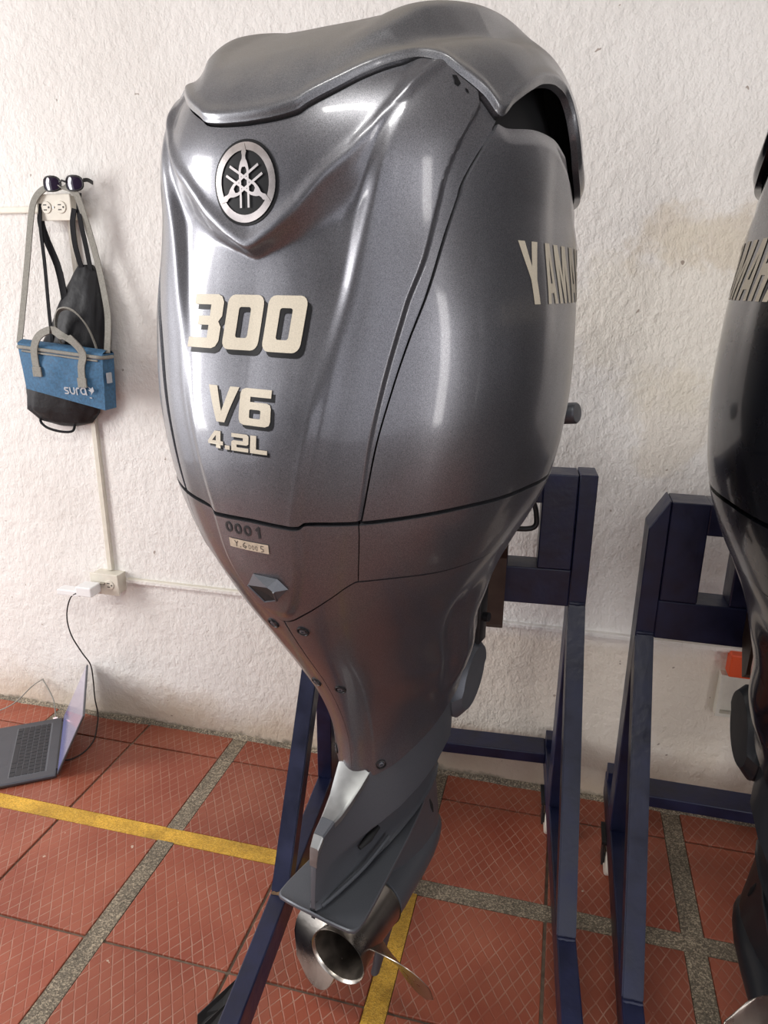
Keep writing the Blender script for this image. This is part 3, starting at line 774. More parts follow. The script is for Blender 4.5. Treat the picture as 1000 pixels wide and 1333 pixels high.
    for nm, gg, dx, dz in (('power_decal', g300, .0062, -.0062), ('engine_decal', gV6, .0048, -.0048), ('litre_decal', g42, .003, -.003)):
        decal(nm + '_shadow', shift(gg, dx, dz), M['shadow'], rc, .0006, mr_)
        decal(nm, gg, M['gold'], rc, .0012, mr_)
    decal('paint_chip', [[[(.2085, 1.7245), (.2120, 1.7245), (.2175, 1.7160), (.2165, 1.7125), (.2130, 1.7150), (.2115, 1.7195)]], [[(.2215, 1.7115), (.2240, 1.7105), (.2260, 1.7060), (.2235, 1.7080)]]], M['shadow'], rc, .0008, mr_)
    # ---- emblem: black domed disc, chrome ring, three crossed tuning forks
    EX, EZ, ER = -.002, 1.6135, .0475
    decal('emblem_rim', [[circ(EX, EZ, ER, ER * .985, 48)]], M['shadow'], rc, .0010, mr_)
    decal('emblem_ring', [[circ(EX, EZ, ER * .93, ER * .915, 48), circ(EX, EZ, ER * .745, ER * .735, 48)]], M['chrome'], rc, .0022, mr_)
    forks = []
    for a in (90, 210, 330):
        ca, sa = math.cos(math.radians(a)), math.sin(math.radians(a)); k = ER
        def R(pts, ca=ca, sa=sa, k=k): return [(EX + (u * ca - w * sa) * k, EZ + (u * sa + w * ca) * k * .985) for u, w in pts]
        forks.append([R([(.92, 0), (.70, .075), (.62, .05), (.55, .055), (.48, .10), (.40, .13), (.30, .155), (.24, .15), (.24, .09), (.30, .085), (.36, .05), (.36, -.05), (.30, -.085), (.24, -.09), (.24, -.15), (.30, -.155), (.40, -.13), (.48, -.10), (.55, -.055), (.62, -.05), (.70, -.075)])])
        for sgn in (1, -1): forks.append([R([(.27, sgn * .09), (.27, sgn * .15), (-.58, sgn * .15), (-.58, sgn * .09)])])
    decal('emblem_forks', forks, M['chrome'], rc, .0028, mr_)
    # ---- marker number, tape label, telltale outlet on the chin
    mb = lambda V, off: on_rear(V[:, 0], V[:, 1], off, D_band)
    st = []
    for k in range(3):
        cx_ = -.040 + k * .0165; pts = circ(cx_, 1.1895 , .0048, .0062, 12); st += stroke(pts + [pts[0]], .003)
    st += stroke([(.0085, 1.193), (.0125, 1.197), (.0125, 1.183)], .0035)
    decal('marker_number', st, M['ink'], bd, .0008, mb)
    decal('tape_label', [[[(-.044, 1.1595), (.024, 1.1610), (.025, 1.1745), (-.043, 1.1730)]]], M['tape'], bd, .0010, mb)
    wr = []; z0 = 1.1625; hh = .0085
    wr += stroke([(-.033, z0 + hh), (-.030, z0 + hh * .5), (-.027, z0 + hh)], .0009) + stroke([(-.030, z0 + hh * .5), (-.031, z0)], .0009) + stroke([(-.024, z0), (-.0232, z0 + .0006)], .0012)
    wr += stroke([(-.014, z0 + hh), (-.018, z0 + hh * .6), (-.0185, z0 + .002), (-.015, z0), (-.013, z0 + .003), (-.017, z0 + .004)], .0009)
    for k in range(3):
        pts = circ(-.007 + k * .0058, z0 + .0035, .0018, .003, 8); wr += stroke(pts + [pts[0]], .0006)
    wr += stroke([(.0165, z0 + hh), (.0125, z0 + hh), (.012, z0 + hh * .55), (.0155, z0 + hh * .5), (.016, z0 + .001), (.012, z0)], .0009)
    decal('tape_writing', wr, M['ink'], bd, .0014, mb)
    # telltale scoop: faceted hood with dark mouth
    def pt(x, z, off): return on_rear([x], [z], off, D_band)[0]
    S1, S2, S3, B1, B2 = pt(-.0125, 1.1225, .001), pt(.0286, 1.1227, .001), pt(.0410, 1.1077, .001), pt(-.0092, 1.0735, .001), pt(.0140, 1.0821, .001)
    Lp, Mp, Rp = pt(-.0290, 1.0992, .003), pt(.0207, 1.1135, .016), pt(.0272, 1.1065, .014)
    mesh_obj('water_outlet_hood', [S1, S2, S3, B2, Lp, Mp, Rp], [(0, 4, 5, 1), (1, 5, 6, 2), (2, 6, 3)], M['case'], bd)
    inw = pt(.004, 1.090, .0018)
    mesh_obj('water_outlet_mouth', [Lp, Mp, Rp, B2, B1, inw], [(0, 5, 1), (1, 5, 2), (2, 5, 3), (3, 5, 4), (4, 5, 0)], M['liner'], bd)
    bm = bmesh.new(); add_tube(bm, [Rp, B2, B1, Lp], .0016, 6); bm_obj('water_outlet_lip', bm, M['case'], bd, auto=50)
    # ---- rigging tube on the forward right side
    bm = bmesh.new(); v = add_lathe(bm, [(.0001, 0), (.017, .001), (.0195, .004), (.0195, .055), (.0001, .055)], 24, 'x')
    bmesh.ops.transform(bm, matrix=Matrix.Translation((.267, .405, 1.285)) @ Matrix.Rotation(math.radians(170), 4, 'Z') @ Matrix.Rotation(math.radians(8), 4, 'Y'), verts=v)
    bm_obj('rigging_tube', bm, M['case'], root, auto=40)
    # ---- mid section (exhaust housing) as stations along the fore-aft axis
    st = [  # f, top z, top half-width, lip half-width, lip z, leg half-width, foot half-width
        (-.078, .470, .004, .004, .462, .004, .006), (-.072, .560, .006, .006, .50, .006, .010), (-.055, .590, .009, .009, .51, .008, .014), (-.03, .597, .012, .0125, .52, .010, .017), (0, .606, .016, .020, .525, .014, .022),
        (.03, .626, .022, .030, .53, .019, .028), (.055, .644, .028, .038, .535, .023, .032), (.08, .665, .036, .050, .542, .027, .036),
        (.12, .69, .050, .068, .555, .032, .042), (.17, .715, .070, .083, .572, .037, .046), (.23, .745, .085, .092, .592, .040, .048), (.30, .77, .085, .090, .612, .038, .046),
        (.36, .79, .065, .068, .630, .030, .036), (.40, .79, .035, .038, .640, .018, .022), (.415, .79, .006, .006, .640, .004, .006)]
    verts, faces = [], []
    for f_, zt, wt, wl, zl, wg, wf in st:
        half = [(wt * .55, zt + .001), (wt, zt - .003), (wt + (wl - wt) * .45, zt - (zt - zl) * .45), (wl, zl + .004), (wl, zl - .003), (wg + (wl - wg) * .35, zl - .014), (wg, zl - .035), (wg, .462), (wg + (wf - wg) * .4, .451), (wf, .4475)]
        ring = [(x, f_, z) for x, z in half] + [(-x, f_, z) for x, z in half[::-1]]
        verts += ring
    rn = 20
    for i in range(len(st) - 1):
        for k in range(rn): faces.append((i * rn + k, i * rn + (k + 1) % rn, (i + 1) * rn + (k + 1) % rn, (i + 1) * rn + k))
    faces.append(tuple(range(rn))[::-1]); faces.append(tuple(range((len(st) - 1) * rn, len(st) * rn)))
    bm = bmesh.new(); bv = [bm.verts.new(v) for v in verts]
    for f_ in faces: bm.faces.new([bv[i] for i in f_])
    mid = bm_obj('mid_section', bm, M['case'], root, auto=32)
    # silver spine on top of the housing and the trim cap at its end
    sp_v, sp_f = [], []
    spine = [(.062, .652, .033), (.04, .634, .0285), (.015, .616, .0225), (-.01, .604, .018), (-.026, .5995, .0145)]
    def strip_mesh(rows_, name, m, par, th_=.004):
        vs, fs = [], []
        for f_, z, w in rows_: vs += [(-w, f_, z + th_ - .003), (-w * .8, f_, z + th_), (w * .8, f_, z + th_), (w, f_, z + th_ - .003), (w, f_, z - .01), (-w, f_, z - .01)]
        for i in range(len(rows_) - 1):
            for k in range(6): fs.append((i * 6 + k, i * 6 + (k + 1) % 6, (i + 1) * 6 + (k + 1) % 6, (i + 1) * 6 + k))
        fs.append(tuple(range(6))); fs.append(tuple(range((len(rows_) - 1) * 6, len(rows_) * 6))[::-1])
        bm = bmesh.new(); bv = [bm.verts.new(v) for v in vs]
        for f_ in fs: bm.faces.new([bv[i] for i in f_])
        return bm_obj(name, bm, m, par, auto=25)
    strip_mesh(spine, 'spine_cover', M['spine'], mid)
    strip_mesh([(-.0265, .5993, .0142), (-.056, .588, .0105)], 'anode_cap', M['case'], mid, .0045)
    strip_mesh([(-.0565, .588, .0102), (-.070, .571, .0085), (-.074, .548, .0075)], 'spine_tip', M['spine'], mid, .004)
    for sg in (1, -1):
        # water slot in the leg below the lip
        bm = bmesh.new(); add_tube(bm, [(sg * (.028), .035, .503), (sg * .033, .06, .508), (sg * .038, .09, .514)], [.004, .0075, .004], 10)
        bm_obj('water_slot', bm, M['liner'], mid, auto=50)
        # ribs that flare from the leg onto the plate
        bm = bmesh.new(); add_tube(bm, spline([(sg * .010, -.066, .449), (sg * .022, -.02, .452), (sg * .036, .05, .458), (sg * .044, .12, .47)], 5), .004, 8)
        bm_obj('plate_rib', bm, M['case'], mid, auto=60)
    # anti-ventilation plate
    half = [(.0, -.083), (.03, -.083), (.055, -.080), (.074, -.076), (.081, -.071), (.0845, -.062), (.085, -.04), (.082, 0), (.077, .047), (.070, .11), (.063, .175), (.052, .25), (.036, .32), (.018, .38), (0, .40)]
    out = half + [(-x, y) for x, y in half[-2:0:-1]]
    vs, fs = [], []; n_ = len(out)
    for z, k in ((.4455, .97), (.4435, 1.0), (.4385, 1.0), (.436, .97)):
        vs += [(x * k, (y - .1) * (k + (1 - k) * .6) + .1, z - .010 * (max(0, abs(x)) / .085) ** 2) for x, y in out]
    for r in range(3):
        for k in range(n_): fs.append((r * n_ + k, r * n_ + (k + 1) % n_, (r + 1) * n_ + (k + 1) % n_, (r + 1) * n_ + k))
    # cap as strips so the slight camber holds
    def cap_faces(o_, flip):
        N2 = len(half)
        for k in range(N2 - 1):
            a, b_ = k, k + 1; c, d = (n_ - b_) % n_, (n_ - a) % n_
            q = [o_ + a, o_ + b_, o_ + c, o_ + d]
            q = list(dict.fromkeys(q))
            if len(q) > 2: fs.append(tuple(q if not flip else q[::-1]))
    cap_faces(0, False); cap_faces(3 * n_, True)
    bm = bmesh.new(); bv = [bm.verts.new(v) for v in vs]
    for f_ in fs:
        try: bm.faces.new([bv[i] for i in f_])
        except ValueError: pass
    plate = bm_obj('anti_ventilation_plate', bm, M['case'], root, auto=35)
    # gearcase: torpedo, strut, skeg in one body of separate shells
    vs, fs = [], []
    strut = []
    for z, fa, fb, w in ((.445, .10, .415, .032), (.40, .12, .425, .029), (.35, .14, .435, .028), (.30, .155, .440, .034), (.262, .165, .435, .042)):
        ring = []
        for k in range(24):
            a = 2 * math.pi * k / 24; c = math.cos(a); y = (fa + fb) / 2 + c * (fb - fa) / 2; x = w * math.sin(a) * (1 - .25 * max(0, -c) ** 2)
            ring.append((x, y, z))
        strut.append(ring)
    bm = bmesh.new()
    rings = [[bm.verts.new(p) for p in r] for r in strut]
    for A, B in zip(rings, rings[1:]):
        for k in range(24): bm.faces.new((A[k], A[(k + 1) % 24], B[(k + 1) % 24], B[k]))
    prof = [(.0001, .155), (.050, .156), (.0555, .160), (.0560, .18), (.0535, .22), (.0515, .28), (.047, .34), (.039, .385), (.028, .42), (.015, .442), (.0001, .452)]
    v = add_lathe(bm, prof, 36); bmesh.ops.translate(bm, vec=(0, 0, ZH), verts=v)
    sk = [[(.168, .235), (.37, .235)], [(.162, .17), (.275, .17)], [(.152, .12), (.215, .12)], [(.140, .08), (.178, .08)], [(.136, .064), (.158, .064)]]
    skr = []
    for (fa, z), (fb, _) in sk:
        ring = []
        for k in range(16):
            a = 2 * math.pi * k / 16; ring.append(bm.verts.new(((.009 if z > .06 else .005) * math.sin(a), (fa + fb) / 2 + math.cos(a) * (fb - fa) / 2, z)))
        skr.append(ring)
    for A, B in zip(skr, skr[1:]):
        for k in range(16): bm.faces.new((A[k], A[(k + 1) % 16], B[(k + 1) % 16], B[k]))
    bm.faces.new(skr[-1])
    gc = bm_obj('gearcase', bm, M['case'], root, auto=40)
    for sg in (1, -1):
        bm = bmesh.new(); add_tube(bm, [(sg * .0235, .350, .385), (sg * .0235, .362, .36), (sg * .0235, .372, .335)], [.003, .005, .003], 8); bm_obj('water_inlet', bm, M['liner'], gc, auto=50)
    # ---- propeller
    bm = bmesh.new()
    v = add_lathe(bm, [(.0595, .150), (.058, .152), (.0555, .12), (.0535, .06), (.056, .02), (.0605, .0005), (.0600, -.002), (.0575, 0), (.052, .02), (.049, .06), (.047, .14), (.022, .145), (.0001, .145)], 48)
    bmesh.ops.translate(bm, vec=(0, 0, ZH), verts=v)
    hub = bm_obj('propeller_hub', bm, M['steel'], root, auto=45)
    bm = bmesh.new(); v = add_lathe(bm, [(.0562, .004), (.0512, .02), (.0482, .06), (.0462, .139), (.022, .1435), (.0001, .1435)], 48); bmesh.ops.translate(bm, vec=(0, 0, ZH), verts=v)
    bm_obj('sooty_bore', bm, M['soot'], hub, auto=45)
    bm = bmesh.new(); v = add_lathe(bm, [(.026, .14), (.026, .10), (.018, .095), (.016, .07), (.009, .065), (.0001, .065)], 6); bmesh.ops.translate(bm, vec=(0, 0, ZH), verts=v)
    bm_obj('propeller_nut', bm, M['soot'], hub)
    pitch = .66; fc = .072; RT = .190
    for p0 in (PROP, PROP + 120, PROP + 240):
        nr, nc = 22, 21; top, bot = [], []
        for i in range(nr):
            u = i / (nr - 1); r = .050 + (RT - .050) * u
            # chord (axial) half length: wide rounded ear
            hl = .0435 * (1 - .12 * (1 - u)) * math.sqrt(max(0.0, 1 - max(0, (u - .42) / .58) ** 2.3)) + .0006
            rake = -.020 * u ** 1.3
            rt_, rb_ = [], []
            for j in range(nc):
                c = -1 + 2 * j / (nc - 1); ax = fc + c * hl + rake
                an = math.radians(p0) - 2 * math.pi * (c * hl * 1.28 + .004) / pitch * 1.0 * I(r, [.05, .2], [1.25, .95])
                thk = .0045 * (1 - u * .75) * (1 - c * c) + .0007
                # normal to helicoid
                tx = np.array([-math.sin(an) * r * (-2 * math.pi / pitch), 1.0, math.cos(an) * r * (-2 * math.pi / pitch)]); rd = np.array([math.cos(an), 0, math.sin(an)])
                nn = np.cross(tx, rd); nn /= np.linalg.norm(nn)
                b0 = np.array([math.cos(an) * r, ax, ZH + math.sin(an) * r])
                rt_.append(b0 + nn * thk); rb_.append(b0 - nn * thk)
            top.append(rt_); bot.append(rb_)
        bm = bmesh.new(); A = [[bm.verts.new(p) for p in r] for r in top]; B = [[bm.verts.new(p) for p in r] for r in bot]
        for G in (A, B):
            for i in range(nr - 1):
                for j in range(nc - 1): bm.faces.new((G[i][j], G[i][j + 1], G[i + 1][j + 1], G[i + 1][j]))
        for i in range(nr - 1):
            for j in (0, nc - 1): bm.faces.new((A[i][j], A[i + 1][j], B[i + 1][j], B[i][j]))
        for j in range(nc - 1): bm.faces.new((A[-1][j], A[-1][j + 1], B[-1][j + 1], B[-1][j])); bm.faces.new((A[0][j], A[0][j + 1], B[0][j + 1], B[0][j]))
        bm_obj('blade', bm, M['steel'], hub, auto=60)
    bm = bmesh.new()
    add_box(bm, (.075, .40, .775), (.105, .44, .90), .004); add_box(bm, (.060, .40, .735), (.090, .43, .785), .004)
    add_tube(bm, [(.06, .42, .83), (.118, .415, .838)], .010, 10)
    bm_obj('shift_linkage', bm, M['black'], root, auto=40)
    # ---- swivel and mounting hardware ahead of the leg
    bm = bmesh.new(); v = add_lathe(bm, [(.0001, .62), (.045, .62), (.050, .64), (.050, 1.12), (.0001, 1.12)], 24, 'z'); bmesh.ops.translate(bm, vec=(0, .42, 0), verts=v)
    bm_obj('swivel_housing', bm, M['black'], root, auto=40)
    bm = bmesh.new()
    for sg in (1, -1):
        pr = [(.30 + .075 * (1 - math.cos(t_)) + (.01 if math.sin(t_) > 0 else .0), .705 + .075 * math.sin(t_) - .25 * .075 * math.cos(t_)) for t_ in [2 * math.pi * q_ / 32 for q_ in range(32)]]
        x0, x1 = sg * .03, sg * .090
        a = [bm.verts.new((x0, y, z)) for y, z in pr]; b_ = [bm.verts.new((x1, y, z)) for y, z in pr]; c = [bm.verts.new((sg * .106, .385 + (y - .385) * .82, .725 + (z - .725) * .8)) for y, z in pr]
        k = len(pr)
        for q in range(k): bm.faces.new((a[q], a[(q + 1) % k], b_[(q + 1) % k], b_[q])); bm.faces.new((b_[q], b_[(q + 1) % k], c[(q + 1) % k], c[q]))
        bm.faces.new(c)
    bm_obj('lower_mount', bm, M['case'], root, auto=35)

PROP = -15
PROP2 = -40
PX, PY, PHI = -.33389791, 1.00267545, math.radians(15)
motor = empty('outboard_motor', (PX, PY, 0), -PHI, 'big grey metallic outboard motor reading 300 V6 4.2L, nearest the camera', 'outboard motor', 'outboard motors on stands')
build_motor(motor)
def copy_tree(o, parent=None):
    c = o.copy(); COL.objects.link(c); c.parent = parent
    for ch in list(o.children): copy_tree(ch, c)
    return c
motor2 = copy_tree(motor)
TH2 = math.radians(1.4)
motor2.location = (.500 - .75 * math.sin(TH2), .91, 0.0); motor2.rotation_euler = (0, TH2, math.radians(3))
hub2 = [c for c in motor2.children if c.name.startswith('propeller_hub')][0]
hub2.matrix_local = Matrix.Translation((0, 0, ZH)) @ Matrix.Rotation(math.radians(PROP2), 4, 'Y') @ Matrix.Translation((0, 0, -ZH))
motor2['label'] = 'glossy black outboard motor cut off by the right edge of the photo'
SWAP = {'grey_metallic_paint': 'paint_dark', 'weathered_grey_paint': 'paint_dark', 'satin_grey_case': 'case_dark', 'worn_silver_paint': 'case_dark'}
def recolour(o):
    for ch in o.children:
        if ch.type == 'MESH' and ch.data.materials[0].name in SWAP:
            s = ch.material_slots[0]; nm = SWAP[ch.data.materials[0].name]; s.link = 'OBJECT'; s.material = M[nm]
        recolour(ch)
recolour(motor2)
for c in list(motor2.children):          # the handwritten number and tape are only on the grey motor
    for g_ in list(c.children):
        if g_.name.split('.')[0] in ('marker_number', 'tape_label', 'tape_writing'): bpy.data.objects.remove(g_)

# clamp brackets joining each motor to its stand (part of the motor, square to the stand)
def clamps(mo, ang, xs, yfront, ztop, zbase):
    for k, x in enumerate(xs):
        Mx = Matrix.Rotation(0, 4, 'Z')
        bm = bmesh.new()
        pr = [(yfront - .13, ztop - .12), (yfront - .06, ztop + .0), (yfront + .02, ztop + .03), (yfront + .035, ztop + .02), (yfront + .0, ztop - .02), (yfront - .004, ztop - .10), (yfront - .004, zbase), (yfront - .05, zbase - .07), (yfront - .075, zbase - .05), (yfront - .085, zbase + .12)]
        a = [bm.verts.new((x - .019, y, z)) for y, z in pr]; b_ = [bm.verts.new((x + .019, y, z)) for y, z in pr]; n_ = len(pr)
        for q in range(n_): bm.faces.new((a[q], a[(q + 1) % n_], b_[(q + 1) % n_], b_[q]))
        bm.faces.new(a[::-1]); bm.faces.new(b_)
        # stand frame -> motor frame
        R = mo.matrix_basis.inverted() @ Matrix.Rotation(ang, 4, 'Z')
        bmesh.ops.transform(bm, matrix=R, verts=bm.verts)
        bm_obj('clamp_bracket', bm, M['brown'], mo, auto=35)

# ---------------------------------------------------------------- engine stands
def build_stand(root, xl, xr, yk, yp, yb, dz, cham, zr=.20, front=.55):
    """xl/xr outer faces of the rails, yk front brace foot, yp front face of posts, yb rear end"""
    nv = M['navy']; w = .040
    for x0, side in ((xl, 0), (xr - w, 1)):
        box('rail', (x0, front, zr - .075), (x0 + w, yb, zr), nv, root, .003)
        zt = 1.10 + dz
        post = [(0, zr), (w, zr), (w, zt), (0, zt)]
        if cham and side == 0: post = [(0, zr), (w, zr), (w, zt), (w * .92, zt), (0, zt - .065)]
        bm = bmesh.new(); a = [bm.verts.new((x0 + u, yp, z)) for u, z in post]; b_ = [bm.verts.new((x0 + u, yp + .08, z)) for u, z in post]; n_ = len(post)
        for q in range(n_): bm.faces.new((a[q], a[(q + 1) % n_], b_[(q + 1) % n_], b_[q]))
        bm.faces.new(a[::-1]); bm.faces.new(b_)
        bmesh.ops.bevel(bm, geom=bm.edges[:], offset=.002, segments=1, affect='EDGES')
        bm_obj('post', bm, nv, root)
        # front brace, cut flush on the rail and the post
        zb = .785 + dz; c = x0 + w / 2
        dy = yp - yk; dzb = zb - zr; L = math.hypot(dy, dzb); nx, nz = -dzb / L, dy / L; dp = .045
        pr = [(yk, zr), (yk + dp * 1.25, zr), (yp, zb - dp * 1.9), (yp, zb)]
        bm = bmesh.new(); a = [bm.verts.new((x0, y, z)) for y, z in pr]; b_ = [bm.verts.new((x0 + w, y, z)) for y, z in pr]
        for q in range(4): bm.faces.new((a[q], a[(q + 1) % 4], b_[(q + 1) % 4], b_[q]))
        bm.faces.new(a[::-1]); bm.faces.new(b_)
        bmesh.ops.bevel(bm, geom=bm.edges[:], offset=.0025, segments=2, affect='EDGES')
        bm_obj('front_brace', bm, nv, root)
        for yy, zz in ((yk - .002, zr + .001), (yp - .001, zb + .001)):
            tube('weld_bead', [(x0 + .002 + k * (w - .004) / 6, yy + random.uniform(-.001, .001), zz) for k in range(7)], [.003, .0042, .0032, .0045, .0034, .004, .003], M['weld'] if (zz < .3 and side == 0 and not cham) else nv, root, 6)
        # caster under each rail, rear
        for yc in (yb - .16, front + .10):
            if side == 0 and yc < 1.0 and not cham: continue
            bm = bmesh.new(); add_box(bm, (x0 - .01, yc - .04, zr - .083), (x0 + w + .01, yc + .04, zr - .075), .001)
            for sx in (-.004, w - .001): add_box(bm, (x0 + sx, yc - .02, .035), (x0 + sx + .005, yc + .02, zr - .083), .001)
            pl = bm_obj('caster_fork', bm, M['black'], root)
            bm = bmesh.new(); v = add_lathe(bm, [(.012, -.015), (.030, -.015), (.040, -.014), (.0425, -.010), (.0425, .010), (.040, .014), (.030, .015), (.012, .015)], 28, 'x'); bmesh.ops.translate(bm, vec=(c, yc, .0425), verts=v)
            bm_obj('caster_wheel', bm, M['offwhite'] , pl, auto=40)
            bm = bmesh.new(); v = add_lathe(bm, [(.0001, -.018), (.013, -.018), (.013, .018), (.0001, .018)], 16, 'x'); bmesh.ops.translate(bm, vec=(c, yc, .0425), verts=v)
            bm_obj('caster_hub', bm, M['black'], pl, auto=40)
    box('rear_crossbeam', (xl + w, yb - .08, zr - .035), (xr - w, yb, zr), nv, root, .003)
    box('lower_beam', (xl + w, yp + .002, .775 + dz), (xr - w, yp + .078, .868 + dz), nv, root, .003)
    box('upper_beam', (xl + w + .078, yp + .002, 1.028 + dz), (xr - w - .078, yp + .078, 1.098 + dz), nv, root, .003)
    for x0 in (xl + w + .0015, xr - w - .0795): box('side_plate', (x0, yp + .001, .8685 + dz), (x0 + .078, yp + .079, 1.098 + dz), nv, root, .003)
    c = (xl + xr) / 2
    box('transom_board', (c - .145, yp + .004, .8685 + dz), (c + .145, yp + .076, 1.0275 + dz), nv, root, .003)
    # rear brace stubs
    for x0 in (xl, xr - w): box('corner_stub', (x0 + .002, yb - .05, zr), (x0 + w - .002, yb - .002, zr + .03), nv, root, .002)
A1 = math.radians(4)
stand1 = empty('engine_stand', (0, 0, 0), A1, 'navy blue steel stand carrying the big grey outboard motor', 'engine stand', 'engine stands')
build_stand(stand1, -.462, .205, 1.20, 1.60, 1.905, 0, False)
stand2 = empty('engine_stand', (0, 0, 0), 0, 'navy blue steel stand with chamfered corner carrying the black motor at right', 'engine stand', 'engine stands')
build_stand(stand2, .205, .865, 1.10, 1.56, 1.80, -.032, True)
bpy.context.view_layer.update()
clamps(motor, A1, (-.005, -.255), 1.60, 1.08, .80)
clamps(motor2, 0, (.66, .445), 1.56, 1.05, .77)
# hose loop by the clamp
Ri = motor.matrix_basis.inverted()
tube('hose_loop', [Ri @ Vector(p) for p in spline([(-.13, 1.52, .99), (-.045, 1.53, .99), (-.035, 1.53, 1.02), (-.05, 1.52, 1.06), (-.10, 1.5, 1.08)], 6)], .006, M['black'], motor)

# ribbed black foot at the front left of stand 1
foot = empty('ribbed_foot', (0, 0, 0), 0, None, None)
foot.parent = stand1
for k in range(5):
    y = .985 - k * .052; x1 = -.464
    vs = [(x1, y + .045, .165), (x1 - .085, y, .085), (x1 - .085, y - .006, .055), (x1, y + .012, .115), (x1, y + .049, .162), (x1 - .087, y + .004, .082), (x1 - .087, y - .002, .052), (x1, y + .016, .112)]
    mesh_obj('foot_rib', vs, [(0, 1, 2, 3), (7, 6, 5, 4), (0, 4, 5, 1), (1, 5, 6, 2), (2, 6, 7, 3), (3, 7, 4, 0)], M['rubber'], foot)
box('foot_block', (-.548, .72, 0), (-.466, .985, .055), M['rubber'], foot, .004)

# ---------------------------------------------------------------- laptop
hb = Vector((-1.6462, 1.8632, 0)); hf = Vector((-1.4591, 1.5859, 0))
hb = hb + (hf - hb).normalized() * .0
ux = (hb - hf).normalized(); LW = (hb - hf).length; uy = Vector((-ux.y, ux.x, 0))      # uy points away from the screen (toward the palm rest)
if uy.dot(Vector((-1, -1, 0))) < 0: uy = -uy
lap = empty('laptop', (0, 0, 0), 0, 'dark grey laptop lying open on the red floor tiles by the wall', 'laptop')
LM = Matrix(((ux.x, uy.x, 0, hf.x), (ux.y, uy.y, 0, hf.y), (0, 0, 1, 0), (0, 0, 0, 1)))
LD = .235
box('base', (0, 0, .002), (LW, LD, .0155), M['laptop'], lap, .004, LM)
kb = box('keyboard_well', (.028, .030, .0150), (LW - .028, .142, .0158), M['keywell'], lap, 0, LM)
rows_ = [14, 14, 14, 13, 12]
z0, z1 = .0157, .0172
kw = (LW - .058) / 14.5
for r in range(6):
    y0 = .032 + r * .0182; n_ = 14 if r < 3 else (13 if r == 3 else (12 if r == 4 else 8)); x = LW - .030
    total = LW - .060
    ws = [1.0] * n_
    if r == 5: ws = [1, 1, 1, 1.2, 5.2, 1.2, 1, 1, ]
    if r in (2,): ws[0] = 1.5
    if r in (3,): ws[0] = 1.8; ws[-1] = 1.8
    if r in (4,): ws[0] = 2.3; ws[-1] = 2.3
    s_ = total / sum(ws); x = .030
    for wk in ws[::-1] if True else ws:
        hgt = .0165 if r else .011
        box('key', (x + .0014, y0 + (0 if r else .004), z0), (x + wk * s_ - .0014, y0 + .0158, z1), M['key'], kb, 0, LM); x += wk * s_
box('trackpad', (LW / 2 - .065, .152, .0152), (LW / 2 + .065, .228, .0157), M['laptop'], lap, .0002, LM)
be = math.radians(63)
lt = Matrix(((1, 0, 0, 0), (0, -math.cos(be), -math.sin(be), 0), (0, math.sin(be), -math.cos(be), 0.013), (0, 0, 0, 1)))   # local: y runs up the lid, z is its outer side
lidM = LM @ Matrix(((1, 0, 0, 0), (0, -math.cos(be), -math.sin(be), 0), (0, math.sin(be), -math.cos(be), .012), (0, 0, 0, 1)))
lid = box('lid', (0, 0.002, 0), (LW, .222, .006), M['laptop'], lap, .002, lidM)
box('screen', (.006, .012, -.0006), (LW - .006, .216, .0004), M['screen'], lid, 0, lidM)
tube('hinge', [LM @ Vector((.03, -.001, .012)), LM @ Vector((LW - .03, -.001, .012))], .005, M['black'], lap)
box('charging_plug', (LW, .018, .005), (LW + .012, .034, .013), M['white'], lap, .001, LM)
tube('charging_light', [LM @ Vector((LW + .006, .024, .0125)), LM @ Vector((LW + .006, .028, .0125))], .0016, M['led'], lap)

# ---------------------------------------------------------------- charger and cables
ch = empty('power_adapter', (-1.425, WY - .05, .548), 0, 'white block charger plugged into the low outlet box', 'charger')
box('adapter_body', (-.066, -.062, -.024), (-.008, -.008, .010), M['white'], ch, .004)
box('second_plug', (-.150, -.048, -.034), (-.064, -.010, -.014), M['white'], ch, .003)
bm = bmesh.new(); add_box(bm, (-.012, -.014, .004), (.006, .0, .008)); bm_obj('plug_pins', bm, M['steel'], ch)
c1 = [(-1.488, 1.836, .533), (-1.527, 1.84, .507), (-1.551, 1.84, .44), (-1.545, 1.84, .37), (-1.520, 1.85, .30), (-1.500, 1.86, .25), (-1.505, 1.87, .18), (-1.52, 1.885, .10), (-1.52, 1.89, .03), (-1.50, 1.85, .004), (-1.466, 1.785, .004), (-1.457, 1.722, .004), (-1.475, 1.675, .004), (-1.51, 1.665, .004)]
tag(tube('cable', spline(c1, 8), .0022, M['black'], None, 8), 'thin black charging cable hanging from the white adapter past the laptop lid', 'cable')
q = LM @ Vector((LW + .012, .026, .009))
c2 = [tuple(q), (-1.70, 1.89, .06), (-1.755, 1.918, .112), (-1.765, 1.92, .115), (-1.80, 1.905, .09), (-1.86, 1.87, .03), (-1.93, 1.83, .004), (-2.05, 1.76, .004)]
tag(tube('cable', spline(c2, 8), .0022, M['strapgrey'], None, 8), 'thin grey cable from the laptop edge with the glowing plug, bent up against the wall', 'cable')

